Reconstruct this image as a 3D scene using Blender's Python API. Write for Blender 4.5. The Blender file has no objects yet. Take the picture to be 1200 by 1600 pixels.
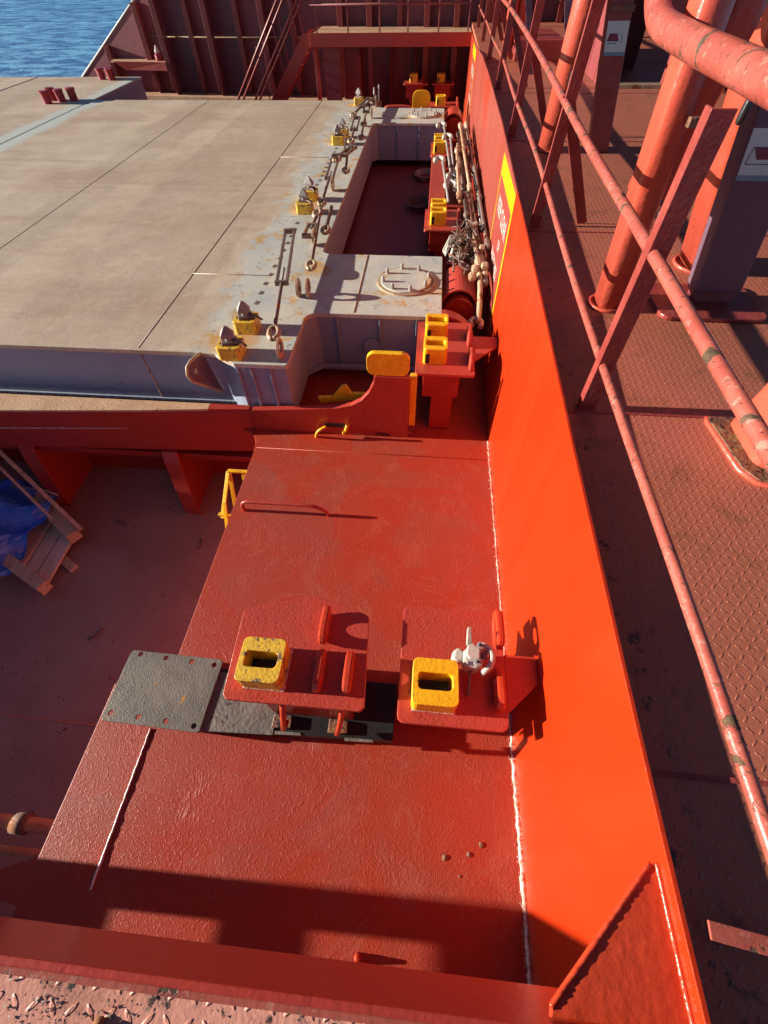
import bpy, bmesh, math, random
from mathutils import Vector, Matrix
random.seed(7)
S = bpy.context.scene
COL = S.collection
# ---------------------------------------------------------------- camera
cam = bpy.data.objects.new("camera", bpy.data.cameras.new("camera"))
COL.objects.link(cam); S.camera = cam
pi_, ya_, ro_ = math.radians(53.29), math.radians(-6.02), math.radians(-1.27)
F_ = Vector((math.sin(ya_)*math.cos(pi_), math.cos(ya_)*math.cos(pi_), -math.sin(pi_)))
R0 = Vector((math.cos(ya_), -math.sin(ya_), 0)); U0 = R0.cross(F_)
Rt = math.cos(ro_)*R0 + math.sin(ro_)*U0
Up = -math.sin(ro_)*R0 + math.cos(ro_)*U0
M3 = Matrix((Rt, Up, -F_)).transposed()
cam.matrix_world = Matrix.Translation((0, 0, 2.4)) @ M3.to_4x4()
cam.data.sensor_fit = 'VERTICAL'; cam.data.sensor_height = 24.0
cam.data.lens = 24.0*674.2/1600.0
cam.data.clip_start = 0.02; cam.data.clip_end = 6000
S.render.resolution_x = 768; S.render.resolution_y = 1024
# ---------------------------------------------------------------- world, sun, exposure
EL = math.radians(13.5)
w = bpy.data.worlds.new("World"); S.world = w; w.use_nodes = True
nt = w.node_tree; bg = nt.nodes['Background']
sky = nt.nodes.new('ShaderNodeTexSky'); sky.sky_type = 'NISHITA'; sky.sun_disc = False
sky.sun_elevation = EL; sky.sun_rotation = math.radians(-90)
nt.links.new(sky.outputs[0], bg.inputs[0]); bg.inputs[1].default_value = 0.05
sky.air_density = 0.42; sky.dust_density = 0.2; sky.ozone_density = 2.0
sun = bpy.data.objects.new("sun", bpy.data.lights.new("sun", 'SUN')); COL.objects.link(sun)
sun.data.energy = 5.0; sun.data.angle = math.radians(0.5); sun.data.color = (1.0, 0.93, 0.82)
sun.rotation_euler = Vector((math.cos(EL), 0.01, -math.sin(EL))).to_track_quat('-Z', 'Y').to_euler()
S.view_settings.view_transform = 'Standard'; S.view_settings.look = 'None'
S.view_settings.exposure = 1.2; S.view_settings.gamma = 1.0

# ---------------------------------------------------------------- materials
class NT:
    def __init__(s, name):
        s.m = bpy.data.materials.new(name); s.m.use_nodes = True
        s.t = s.m.node_tree; s.b = s.t.nodes['Principled BSDF']
        s.tc = s.t.nodes.new('ShaderNodeNewGeometry').outputs['Position']
        s.disp = []
    def n(s, ty, **k):
        o = s.t.nodes.new(ty)
        for a, v in k.items(): setattr(o, a, v)
        return o
    def L(s, a, b): s.t.links.new(a, b)
    def val(s, sock, v):
        if hasattr(v, 'is_linked') or hasattr(v, 'links'): s.L(v, sock)
        else: sock.default_value = v
    def math(s, op, a, b=0.0, c=None):
        o = s.n('ShaderNodeMath', operation=op); s.val(o.inputs[0], a); s.val(o.inputs[1], b)
        if c is not None: s.val(o.inputs[2], c)
        return o.outputs[0]
    def noise(s, sc, det=4, ro=.55, dist=0., vec=None):
        o = s.n('ShaderNodeTexNoise'); o.inputs['Scale'].default_value = sc
        o.inputs['Detail'].default_value = det; o.inputs['Roughness'].default_value = ro
        o.inputs['Distortion'].default_value = dist
        s.L(vec or s.tc, o.inputs['Vector']); return o.outputs[0]
    def scaled(s, v):
        o = s.n('ShaderNodeMapping'); s.L(s.tc, o.inputs[0]); o.inputs['Scale'].default_value = v
        return o.outputs[0]
    def ramp(s, x, a, b):
        o = s.n('ShaderNodeMapRange', interpolation_type='SMOOTHSTEP'); s.L(x, o.inputs[0])
        o.inputs[1].default_value = a; o.inputs[2].default_value = b
        return o.outputs[0]
    def mix(s, f, a, b):
        o = s.n('ShaderNodeMix', data_type='RGBA'); s.val(o.inputs[0], f)
        for i, c in ((6, a), (7, b)):
            if isinstance(c, tuple): o.inputs[i].default_value = (*c, 1) if len(c) == 3 else c
            else: s.L(c, o.inputs[i])
        return o.outputs[2]
    def fin(s, col, rough, h=None, dist=.002, strength=1.0, spec=.5, metal=0):
        if isinstance(col, tuple): s.b.inputs['Base Color'].default_value = (*col, 1)
        else: s.L(col, s.b.inputs['Base Color'])
        s.val(s.b.inputs['Roughness'], rough)
        s.b.inputs['Specular IOR Level'].default_value = spec
        s.b.inputs['Metallic'].default_value = metal
        if h is not None:
            bp = s.n('ShaderNodeBump'); bp.inputs['Distance'].default_value = dist
            bp.inputs['Strength'].default_value = strength
            s.L(h, bp.inputs['Height']); s.L(bp.outputs[0], s.b.inputs['Normal'])
        return s.m

def paint(name, c1, c2, sc=2.5, rough=.42, bump=70, bd=.0015, rust=0, rustc=(.16, .055, .015), spk=.0, spkc=(.02, .012, .01), spec=.5):
    k = NT(name)
    col = k.mix(k.ramp(k.noise(sc, 5, .6, .4), .3, .7), c1, c2)
    fine = k.noise(55, 3, .6)
    col = k.mix(k.math('MULTIPLY', k.ramp(fine, .35, .75), .25), col, tuple(v*.6 for v in c1))
    if spk:
        col = k.mix(k.ramp(k.noise(28, 4, .7), .66-spk, .70-spk), col, spkc)
    r = rough
    if rust:
        m = k.ramp(k.noise(7, 8, .68, .3), .62-rust, .65-rust)
        rc = k.mix(k.noise(40, 3), rustc, tuple(min(1, v*1.7) for v in rustc))
        col = k.mix(m, col, rc); r = k.math('MULTIPLY_ADD', m, .4, rough)
    h = k.math('ADD', k.noise(bump, 3, .5), k.math('MULTIPLY', k.noise(12, 4, .6), 1.3))
    return k.fin(col, r, h, bd, 1.0, spec)

def deck_mat():
    k = NT('deck_red_paint')
    a = k.ramp(k.noise(1.6, 5, .6, .5), .3, .72)
    col = k.mix(a, (.385, .047, .023), (.315, .060, .036))
    scuff = k.ramp(k.noise(3.1, 9, .72, .8), .50, .66)
    col = k.mix(k.math('MULTIPLY', scuff, .27), col, (.46, .13, .075))
    pat = k.ramp(k.noise(1.15, 3, .5, .8), .50, .535)
    col = k.mix(k.math('MULTIPLY', pat, .5), col, (.40, .034, .012))
    ringn = k.ramp(k.math('ABSOLUTE', k.math('SUBTRACT', k.noise(2.4, 4, .6, 1.2), .5)), .012, .0)
    col = k.mix(k.math('MULTIPLY', ringn, .14), col, (.50, .20, .13))
    ws = k.ramp(k.noise(130, 2, .5), .765, .785)
    col = k.mix(k.math('MULTIPLY', ws, .8), col, (.75, .50, .42))
    chips = k.ramp(k.noise(6.5, 9, .8, .2), .655, .675)
    col = k.mix(k.math('MULTIPLY', chips, .7), col, (.30, .13, .075))
    dark = k.ramp(k.noise(17, 5, .7), .70, .76)
    col = k.mix(k.math('MULTIPLY', dark, .7), col, (.10, .03, .02))
    vo = k.n('ShaderNodeTexVoronoi', feature='SMOOTH_F1'); vo.inputs['Scale'].default_value = 26
    wp = k.n('ShaderNodeVectorMath', operation='ADD')
    nz = k.n('ShaderNodeTexNoise'); nz.inputs['Scale'].default_value = 7; k.L(k.tc, nz.inputs[0])
    sc = k.n('ShaderNodeVectorMath', operation='SCALE'); sc.inputs['Scale'].default_value = .10
    k.L(nz.outputs['Color'], sc.inputs[0]); k.L(k.tc, wp.inputs[0]); k.L(sc.outputs[0], wp.inputs[1])
    k.L(wp.outputs[0], vo.inputs['Vector'])
    vo.inputs['Smoothness'].default_value = .3
    cells = k.ramp(vo.outputs['Distance'], .25, .5)
    ridg = k.ramp(k.math('ABSOLUTE', k.math('SUBTRACT', k.noise(9, 3, .5, 1.5, wp.outputs[0]), .5)), .0, .045)
    mask = k.ramp(k.noise(2.6, 4), .50, .66)
    h = k.math('ADD', k.math('MULTIPLY', k.noise(150, 4, .6), .85), k.math('MULTIPLY', k.ramp(k.noise(65, 2), .52, .66), .22))
    h = k.math('ADD', h, k.math('MULTIPLY', k.math('MULTIPLY', cells, mask), .07))
    h = k.math('SUBTRACT', h, k.math('MULTIPLY', k.math('MULTIPLY', ridg, mask), .30))
    return k.fin(col, k.math('MULTIPLY_ADD', a, .15, .33), h, .0024, 1.0, .28)

def wall_mat():
    k = NT('wall_orange_paint')
    sx = k.n('ShaderNodeSeparateXYZ'); k.L(k.tc, sx.inputs[0])
    old = k.ramp(sx.outputs[1], 3.5, 3.52)
    streak = k.noise(1.0, 6, .6, .2, k.scaled((6, 7, .9)))
    fresh = k.mix(k.ramp(streak, .3, .75), (.42, .024, .002), (.50, .030, .004))
    worn = k.mix(k.ramp(streak, .3, .75), (.26, .050, .032), (.33, .070, .048))
    worn = k.mix(k.ramp(k.noise(1.3, 6, .6), .5, .75), worn, (.36, .035, .015))
    far = k.ramp(sx.outputs[1], 10.5, 10.55)
    worn = k.mix(far, worn, (.34, .035, .014))
    col = k.mix(old, fresh, worn)
    run = k.ramp(k.noise(1.0, 6, .7, .3, k.scaled((1, 22, 1.6))), .62, .72)
    col = k.mix(k.math('MULTIPLY', run, .22), col, (.24, .02, .006))
    sp2 = k.ramp(k.noise(90, 3, .6), .72, .75)
    col = k.mix(k.math('MULTIPLY', sp2, .6), col, (.16, .03, .012))
    fl = k.ramp(k.noise(60, 4, .75), .745, .77)
    zone = k.ramp(k.noise(2.3, 3), .5, .62)
    col = k.mix(k.math('MULTIPLY', fl, zone), col, (.5, .2, .13))
    h = k.math('ADD', k.math('MULTIPLY', k.noise(50, 2), .25), k.noise(3.5, 3, .5, .3, k.scaled((1, 1.5, .6))))
    h = k.math('ADD', h, k.math('MULTIPLY', k.noise(1.0, 2, .5, 0, k.scaled((1, 1.1, .4))), 5.0))
    return k.fin(col, .34, h, .007, .7, .4)

def checker_mat(nm='checker_plate_paint', ca=(.42, .118, .070), cb=(.34, .100, .052), P=.027):
    k = NT(nm)
    sx = k.n('ShaderNodeSeparateXYZ'); k.L(k.tc, sx.inputs[0])
    u = k.math('DIVIDE', sx.outputs[0], P); v = k.math('DIVIDE', sx.outputs[1], P)
    fu = k.math('FLOOR', u); fv = k.math('FLOOR', v)
    lu = k.math('SUBTRACT', k.math('SUBTRACT', u, fu), .5); lv = k.math('SUBTRACT', k.math('SUBTRACT', v, fv), .5)
    par = k.math('FLOORED_MODULO', k.math('ADD', fu, fv), 2.0)
    sg = k.math('MULTIPLY_ADD', par, 2.0, -1.0)
    lvs = k.math('MULTIPLY', lv, sg)
    a = k.math('MULTIPLY', k.math('ADD', lu, lvs), .7071); b = k.math('MULTIPLY', k.math('SUBTRACT', lu, lvs), .7071)
    e = k.math('ADD', k.math('POWER', k.math('DIVIDE', k.math('ABSOLUTE', a), .41), 2.0), k.math('POWER', k.math('DIVIDE', k.math('ABSOLUTE', b), .14), 2.0))
    tear = k.math('SUBTRACT', 1.0, k.ramp(e, .25, 1.0))
    wear = k.ramp(k.noise(14, 6, .7), .3, .62)
    tear = k.math('MULTIPLY', tear, k.math('MULTIPLY_ADD', wear, .5, .5))
    n1 = k.ramp(k.noise(1.3, 6, .6, .4), .3, .7)
    col = k.mix(n1, ca, cb)
    col = k.mix(k.math('MULTIPLY', k.ramp(k.noise(5, 8, .7, .5), .52, .66), .6), col, (.20, .075, .03))
    col = k.mix(k.math('MULTIPLY', tear, .35), col, (.50, .15, .10))
    col = k.mix(k.ramp(k.noise(22, 5, .7), .70, .75), col, (.05, .035, .03))
    edge = k.math('MULTIPLY', k.ramp(sx.outputs[0], .80, .60), k.ramp(k.noise(19, 7, .75), .57, .64))
    col = k.mix(edge, col, (.035, .022, .022))
    h = k.math('ADD', k.math('MULTIPLY', tear, 1.0), k.math('MULTIPLY', k.noise(120, 3), .25))
    h = k.math('ADD', h, k.math('MULTIPLY', k.noise(9, 4), .35))
    return k.fin(col, .5, h, .0035, 1.0, .4)

def hatch_mat():
    k = NT('hatch_top_worn_paint')
    sx = k.n('ShaderNodeSeparateXYZ'); k.L(k.tc, sx.inputs[0]); X = sx.outputs[0]; Y = sx.outputs[1]
    tan = k.mix(k.ramp(k.noise(1.1, 10, .74, .2), .3, .7), (.44, .335, .225), (.62, .50, .36))
    tan = k.mix(k.math('MULTIPLY', k.ramp(k.noise(1.0, 7, .65, .3, k.scaled((.35, 2.0, 1))), .45, .75), .5), tan, (.35, .20, .13))
    tan = k.mix(k.math('MULTIPLY', k.ramp(k.noise(1.0, 6, .6, .3, k.scaled((1.6, .35, 1))), .5, .8), .35), tan, (.62, .50, .33))
    tan = k.mix(k.math('MULTIPLY', k.ramp(k.noise(24, 5, .7), .62, .70), .7), tan, (.12, .085, .065))
    tan = k.mix(k.math('MULTIPLY', k.ramp(k.math('ABSOLUTE', k.math('SUBTRACT', k.noise(1.7, 5, .6, 1.5), .5)), .006, .0), .5), tan, (.66, .56, .42))
    tan = k.mix(k.math('MULTIPLY', k.ramp(k.noise(1.0, 5, .6, .2, k.scaled((.25, 9, 1))), .60, .75), .35), tan, (.22, .15, .11))
    bnd = k.math('MULTIPLY', k.ramp(k.noise(1.0, 2, .4, .1, k.scaled((.9, .02, 1))), .52, .56), k.ramp(k.noise(2.2, 6, .7), .35, .6))
    tan = k.mix(k.math('MULTIPLY', bnd, .3), tan, (.28, .20, .15))
    tan = k.mix(k.math('MULTIPLY', k.ramp(k.noise(48, 4, .7), .60, .68), .4), tan, (.30, .20, .13))
    grey = k.mix(k.ramp(k.noise(2.5, 8, .7, .4), .3, .7), (.42, .44, .42), (.60, .55, .43))
    grey = k.mix(k.ramp(k.noise(13, 7, .75), .58, .66), grey, (.20, .20, .20))
    grey = k.mix(k.ramp(k.noise(3.3, 8, .75, .5), .53, .63), grey, (.52, .31, .11))
    ed = k.math('ADD', X, k.math('MULTIPLY', k.math('SUBTRACT', k.noise(2.2, 7, .7, .5), .5), .8))
    m = k.ramp(ed, -1.78, -1.62)
    col = k.mix(m, tan, grey)
    m2 = k.math('MULTIPLY', k.ramp(k.math('ABSOLUTE', k.math('ADD', k.math('ADD', X, 6.5), k.math('MULTIPLY', k.math('SUBTRACT', k.noise(2, 6), .5), .35))), .35, .18), 1.0)
    col = k.mix(m2, col, (.50, .52, .46))
    # rust haloes round the sockets
    for cy in (2.85, 5.5, 8.1, 10.3):
        dx = k.math('ADD', X, 1.42); dy = k.math('SUBTRACT', Y, cy)
        d = k.math('SQRT', k.math('ADD', k.math('MULTIPLY', dx, dx), k.math('MULTIPLY', dy, dy)))
        d = k.math('ADD', d, k.math('MULTIPLY', k.math('SUBTRACT', k.noise(9, 7, .75), .5), .5))
        col = k.mix(k.math('MULTIPLY', k.ramp(d, .28, .10), .75), col, (.55, .27, .06))
    h = k.math('ADD', k.noise(60, 4, .6), k.math('MULTIPLY', k.noise(5, 4), 1.5))
    return k.fin(col, .62, h, .0014, 1.0, .3)

def sea_mat():
    k = NT('sea_water')
    sc = k.scaled((1.3, 3.2, 1))
    h = k.math('ADD', k.noise(.9, 6, .62, .6, sc), k.math('MULTIPLY', k.noise(.16, 3, .5, .3, sc), 1.4))
    col = k.mix(k.ramp(h, 1.02, 1.38), (.012, .13, .36), (.22, .56, .82))
    return k.fin(col, .28, h, .5, 1.0, .2)

def wood_mat(nm, c1, c2):
    k = NT(nm)
    g = k.noise(1.0, 7, .65, 1.0, k.scaled((30, 4, 30)))
    col = k.mix(k.ramp(g, .3, .7), c1, c2)
    col = k.mix(k.ramp(k.noise(9, 5, .7), .6, .7), col, (.16, .08, .04))
    return k.fin(col, .7, g, .002)

def rail_mat():
    k = NT('chipped_rail_paint')
    col = k.mix(k.ramp(k.noise(6, 5, .65), .3, .7), (.31, .060, .041), (.40, .098, .068))
    col = k.mix(k.math('MULTIPLY', k.ramp(k.noise(38, 4, .7), .56, .68), .5), col, (.55, .26, .20))
    band = k.ramp(k.noise(1.0, 6, .7, .8, k.scaled((5, 8, 5))), .565, .60)
    chip = k.ramp(k.noise(45, 5, .75), .60, .64)
    m = k.math('MAXIMUM', band, k.math('MULTIPLY', chip, .8))
    rc = k.mix(k.ramp(k.noise(60, 4, .7), .35, .65), (.040, .022, .011), (.105, .062, .030))
    col = k.mix(m, col, rc)
    h = k.math('ADD', k.math('MULTIPLY', k.noise(60, 3), .6), k.math('MULTIPLY', m, -1.0))
    return k.fin(col, k.math('MULTIPLY_ADD', m, .45, .36), h, .0014, 1.0, .4)

M = {}
M['deck'] = deck_mat(); M['wall'] = wall_mat(); M['checker'] = checker_mat(); M['tread'] = checker_mat('worn_tread_paint', (.75,.33,.24), (.55,.22,.15), .036); M['hatch'] = hatch_mat(); M['sea'] = sea_mat(); M['wood'] = wood_mat('pallet_wood', (.52,.31,.18), (.78,.55,.36)); M['woodl'] = wood_mat('pale_pallet_wood', (.78,.58,.42), (.92,.76,.60))
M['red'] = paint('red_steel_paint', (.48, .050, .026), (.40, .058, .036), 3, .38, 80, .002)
M['redg'] = paint('glossy_red_paint', (.46, .042, .014), (.52, .058, .020), 3, .25, 40, .002)
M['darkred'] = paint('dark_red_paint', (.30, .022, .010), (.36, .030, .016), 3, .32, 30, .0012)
M['coam'] = paint('coaming_red_paint', (.42, .040, .022), (.36, .042, .030), 2, .34, 45, .0012)
M['maroon'] = paint('maroon_bulwark_paint', (.27, .075, .082), (.21, .06, .07), 1.2, .45, 30, .002, rust=.02)
M['floor'] = paint('lower_deck_paint', (.50, .29, .225), (.38, .20, .15), 1.3, .55, 40, .001, rust=-.02, rustc=(.09, .045, .035), spk=.03, spkc=(.07, .035, .03))
M['voidf'] = paint('recess_shade_paint', (.20, .035, .040), (.16, .025, .030), 1.3, .4, 40, .001)  # darker than the deck: shade of the recess put into the colour
M['pink'] = paint('faded_rail_paint', (.36, .070, .052), (.46, .110, .082), 9, .36, 90, .0012, rust=.06, rustc=(.13, .075, .040))
M['pink'] = rail_mat()
M['post'] = paint('column_orange_paint', (.50, .075, .040), (.56, .095, .058), 4, .34, 45, .0022)
M['stan'] = paint('stanchion_paint', (.24, .035, .028), (.32, .060, .045), 8, .33, 60, .0025, rust=-.01, rustc=(.12, .07, .04))
M['yel'] = paint('yellow_socket_paint', (.86, .50, .008), (.76, .40, .006), 12, .42, 60, .0015, spk=.02, spkc=(.16, .07, .02))
M['yelb'] = paint('worn_yellow_paint', (.85, .52, .02), (.66, .40, .04), 30, .5, 80, .002, spk=.10, spkc=(.17, .10, .06))
M['yelp'] = paint('yellow_marking_paint', (.62, .42, .002), (.58, .38, .002), 5, .35, 60, .0006)
M['rusty'] = paint('rusted_iron', (.17, .10, .065), (.26, .16, .10), 12, .7, 60, .003, rust=.08)
M['rod'] = paint('worn_rod_steel', (.50, .36, .22), (.36, .22, .13), 9, .45, 50, .001, rust=.04)
M['rodk'] = paint('black_rod_steel', (.05, .045, .045), (.10, .075, .06), 9, .35, 50, .001)
M['galv'] = paint('dull_galvanised_steel', (.22, .20, .19), (.34, .31, .28), 12, .5, 60, .001, rust=.0)
M['dgrey'] = paint('dark_fittings', (.12, .075, .06), (.20, .13, .10), 9, .5, 50, .001, rust=.03)
M['white'] = paint('white_fitting_paint', (.50, .48, .41), (.42, .39, .32), 12, .4, 50, .001)
M['grside'] = paint('hatch_side_grey', (.27, .31, .40), (.33, .36, .44), 1.4, .5, 30, .0015, rust=-.04)
M['grplate'] = paint('bare_grey_plate', (.120, .098, .075), (.19, .155, .118), 5, .6, 140, .0022, rust=.01, rustc=(.30, .13, .025), spk=.06, spkc=(.12, .11, .10))
M['strip'] = paint('dirty_steel_strip', (.12, .10, .082), (.18, .155, .125), 7, .6, 60, .003, rust=-.02, rustc=(.3, .13, .03), spk=.05)
M['tanflange'] = paint('bare_coaming_top', (.60, .37, .21), (.48, .27, .15), 5, .6, 60, .002, spk=.04, spkc=(.2, .12, .06))
M['label'] = paint('label_sheet', (.62, .74, .68), (.55, .68, .60), 12, .5, 20, .0003)
M['labelband'] = paint('label_band', (.16, .28, .34), (.20, .33, .38), 12, .5, 20, .0003)
M['plum'] = paint('plum_print', (.22, .04, .07), (.20, .035, .06), 12, .5, 20, .0003)
M['ink'] = paint('black_ink', (.02, .02, .025), (.02, .02, .025), 5, .6, 20, .0003)
M['ltext'] = paint('white_lettering', (.55, .42, .38), (.50, .36, .32), 25, .5, 20, .0003)
M['tarp'] = paint('blue_plastic_sheet', (.03, .15, .75), (.07, .28, .85), 5, .3, 25, .004, spk=-.02, spkc=(.3, .2, .12))
M['oxblood'] = paint('oxblood_paint', (.32, .012, .028), (.26, .012, .025), 5, .4, 50, .001)
M['weld'] = paint('pale_glint_weld_bead', (.50, .17, .11), (.85, .68, .60), 40, .5, 140, .004, spec=.35)  # pale tone paints in the sun's reflection along the wall foot
M['weldr'] = paint('painted_glint_weld_bead', (.50, .09, .05), (.80, .42, .34), 22, .2, 90, .004, spec=.8)  # pale patches paint in a weaker glint farther along the bead
M['deepred'] = paint('deep_maroon_paint', (.15, .014, .012), (.19, .020, .015), 3, .4, 30, .001)
M['box'] = paint('plum_grey_paint', (.145, .082, .115), (.125, .072, .10), 3, .38, 60, .001)
M['wallin'] = paint('dark_house_paint', (.20, .035, .035), (.24, .05, .05), 1.5, .5, 30, .001, rust=-.05)
M['rustbase'] = paint('rust_stained_base', (.24, .085, .04), (.15, .075, .04), 10, .55, 60, .006, rust=.05, rustc=(.16, .085, .03), spk=.10)
M['black'] = paint('black_parts_and_pit_shade', (.015, .015, .016), (.02, .02, .02), 9, .4, 50, .001)  # straps, clamps and strip base; also painted shade in pits and slots

# ---------------------------------------------------------------- mesh helpers
def box(bm, x0, x1, y0, y1, z0, z1):
    vs = [bm.verts.new(p) for p in ((x0,y0,z0),(x1,y0,z0),(x1,y1,z0),(x0,y1,z0),(x0,y0,z1),(x1,y0,z1),(x1,y1,z1),(x0,y1,z1))]
    for f in ((3,2,1,0),(4,5,6,7),(0,1,5,4),(1,2,6,5),(2,3,7,6),(3,0,4,7)): bm.faces.new([vs[i] for i in f])
    return bm
def B(x0, x1, y0, y1, z0, z1): return box(bmesh.new(), x0, x1, y0, y1, z0, z1)
def prism(bm, pts, d):
    """pts: planar 3-D loop, d: extrusion vector"""
    d = Vector(d); a = [bm.verts.new(Vector(p)) for p in pts]; b = [bm.verts.new(Vector(p)+d) for p in pts]
    n = len(pts); fs = [bm.faces.new(a[::-1]), bm.faces.new(b)]
    for i in range(n): fs.append(bm.faces.new((a[i], a[(i+1)%n], b[(i+1)%n], b[i])))
    bmesh.ops.recalc_face_normals(bm, faces=fs)
    return bm
def P(pts, d): return prism(bmesh.new(), pts, d)
def tube(bm, pts, r, seg=10, cap=True):
    pts = [Vector(p) for p in pts]; n = len(pts); rs = r if isinstance(r, (list, tuple)) else [r]*n
    t0 = (pts[1]-pts[0]).normalized(); ref = Vector((0,0,1)) if abs(t0.z) < .9 else Vector((1,0,0))
    nrm = t0.cross(ref).normalized(); rings = []
    for i, p in enumerate(pts):
        t = (pts[min(i+1,n-1)]-pts[max(i-1,0)]).normalized()
        nrm = (nrm - t*nrm.dot(t)).normalized(); bn = t.cross(nrm)
        rings.append([bm.verts.new(p+(nrm*math.cos(a)+bn*math.sin(a))*rs[i]) for a in [2*math.pi*j/seg for j in range(seg)]])
    fs = []
    for i in range(n-1):
        for j in range(seg):
            f = bm.faces.new((rings[i][j], rings[i][(j+1)%seg], rings[i+1][(j+1)%seg], rings[i+1][j])); f.smooth = True; fs.append(f)
    if cap: fs += [bm.faces.new(rings[0][::-1]), bm.faces.new(rings[-1])]
    bmesh.ops.recalc_face_normals(bm, faces=fs)
    return bm
def T(pts, r, seg=10): return tube(bmesh.new(), pts, r, seg)
def smooth(pts, n=6):
    """Catmull-Rom through pts"""
    pts = [Vector(p) for p in pts]; o = []
    q = [pts[0]] + pts + [pts[-1]]
    for i in range(1, len(q)-2):
        for k in range(n):
            t = k/n; a, b, c, d = q[i-1], q[i], q[i+1], q[i+2]
            o.append(.5*((2*b)+(c-a)*t+(2*a-5*b+4*c-d)*t*t+(3*b-a-3*c+d)*t**3))
    o.append(pts[-1]); return o
def rrect(x0, x1, y0, y1, r, z, n=4):
    o = []
    for cx, cy, a0 in ((x1-r, y1-r, 0), (x0+r, y1-r, 90), (x0+r, y0+r, 180), (x1-r, y0+r, 270)):
        for i in range(n+1):
            a = math.radians(a0+90*i/n); o.append((cx+r*math.cos(a), cy+r*math.sin(a), z))
    return o
def lathe(bm, prof, c, axis='Z', seg=20):
    c = Vector(c); rings = []
    for r, h in prof:
        ring = []
        for j in range(seg):
            a = 2*math.pi*j/seg; u, v = r*math.cos(a), r*math.sin(a)
            p = {'Z': (u, v, h), 'Y': (u, h, v), 'X': (h, u, v)}[axis]
            ring.append(bm.verts.new(c+Vector(p)))
        rings.append(ring)
    fs = []
    for i in range(len(rings)-1):
        for j in range(seg): fs.append(bm.faces.new((rings[i][j], rings[i][(j+1)%seg], rings[i+1][(j+1)%seg], rings[i+1][j])))
    fs += [bm.faces.new(rings[0][::-1]), bm.faces.new(rings[-1])]
    bmesh.ops.recalc_face_normals(bm, faces=fs)
    return bm
def frame_plate(bm, outer, inner, z0, z1):
    """plate with one hole; outer and inner have same count"""
    n = len(outer); R = []
    for lp in (outer, inner):
        for z in (z0, z1): R.append([bm.verts.new((p[0], p[1], z)) for p in lp])
    o0, o1, i0, i1 = R; fs = []
    for j in range(n):
        k = (j+1) % n
        fs += [bm.faces.new((o1[j], o1[k], i1[k], i1[j])), bm.faces.new((o0[k], o0[j], i0[j], i0[k])),
               bm.faces.new((o0[j], o0[k], o1[k], o1[j])), bm.faces.new((i0[k], i0[j], i1[j], i1[k]))]
    bmesh.ops.recalc_face_normals(bm, faces=fs)
    return bm
def mk(name, bm, mat, parent=None, bevel=0, off=(0,0,0), label=None, seg=2):
    me = bpy.data.meshes.new(name); 
    if any(off): bmesh.ops.translate(bm, verts=bm.verts, vec=-Vector(off))
    bm.to_mesh(me); bm.free(); me.materials.append(M[mat] if isinstance(mat, str) else mat)
    o = bpy.data.objects.new(name, me); COL.objects.link(o)
    if parent: o.parent = parent
    if bevel:
        b = o.modifiers.new('bevel', 'BEVEL'); b.width = bevel; b.segments = seg; b.limit_method = 'ANGLE'; b.angle_limit = math.radians(40)
        b.harden_normals = False
    if label: o['label'] = label
    return o
def struct(name, bm, mat, bevel=0):
    o = mk(name, bm, mat, bevel=bevel); o['kind'] = 'structure'; return o
class Thing:
    def __init__(s, name, label, cat, base=(0,0,0), group=None):
        s.o = bpy.data.objects.new(name, None); COL.objects.link(s.o); s.base = Vector(base)
        s.o.location = s.base; s.o.empty_display_size = .1
        s.o['label'] = label; s.o['category'] = cat
        if group: s.o['group'] = group
    def add(s, name, bm, mat, bevel=0, parent=None, label=None):
        return mk(name, bm, mat, parent or s.o, bevel, s.base, label)
def single(name, bm, mat, label, cat, bevel=0, group=None):
    o = mk(name, bm, mat, bevel=bevel); o['label'] = label; o['category'] = cat
    if group: o['group'] = group
    return o
def dup(root, loc, rz=0, label=None):
    r = root.copy(); COL.objects.link(r); r.location = loc; r.rotation_euler = (0, 0, rz)
    if label: r['label'] = label
    for ch in root.children:
        c = ch.copy(); COL.objects.link(c); c.parent = r
        for g in ch.children:
            d = g.copy(); COL.objects.link(d); d.parent = c
    return r
def text_mesh(name, body, size, mat, parent, loc, rot, base=(0,0,0), squeeze=1.0):
    cu = bpy.data.curves.new(name, 'FONT'); cu.body = body; cu.size = size; cu.align_x = 'CENTER'; cu.align_y = 'CENTER'
    cu.extrude = .0008; cu.offset = size*.02
    tmp = bpy.data.objects.new('tmp', cu); COL.objects.link(tmp)
    me = bpy.data.meshes.new_from_object(tmp); bpy.data.objects.remove(tmp); bpy.data.curves.remove(cu)
    o = bpy.data.objects.new(name, me); COL.objects.link(o); me.materials.clear(); me.materials.append(M[mat])
    o.parent = parent; o.location = Vector(loc)-Vector(base); o.rotation_euler = rot; o.scale = (squeeze, 1, 1)
    return o
def lerp(v, a, b):
    for i in range(len(a)-1):
        if v <= a[i+1]: 
            t = max(0, (v-a[i])/(a[i+1]-a[i])); return b[i]+(b[i+1]-b[i])*t
    return b[-1]
def sh(y): return lerp(y, [-1, 1, 5, 7, 20], [-.01, 0, .11, .14, .14])
WZ = 1.20

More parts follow.
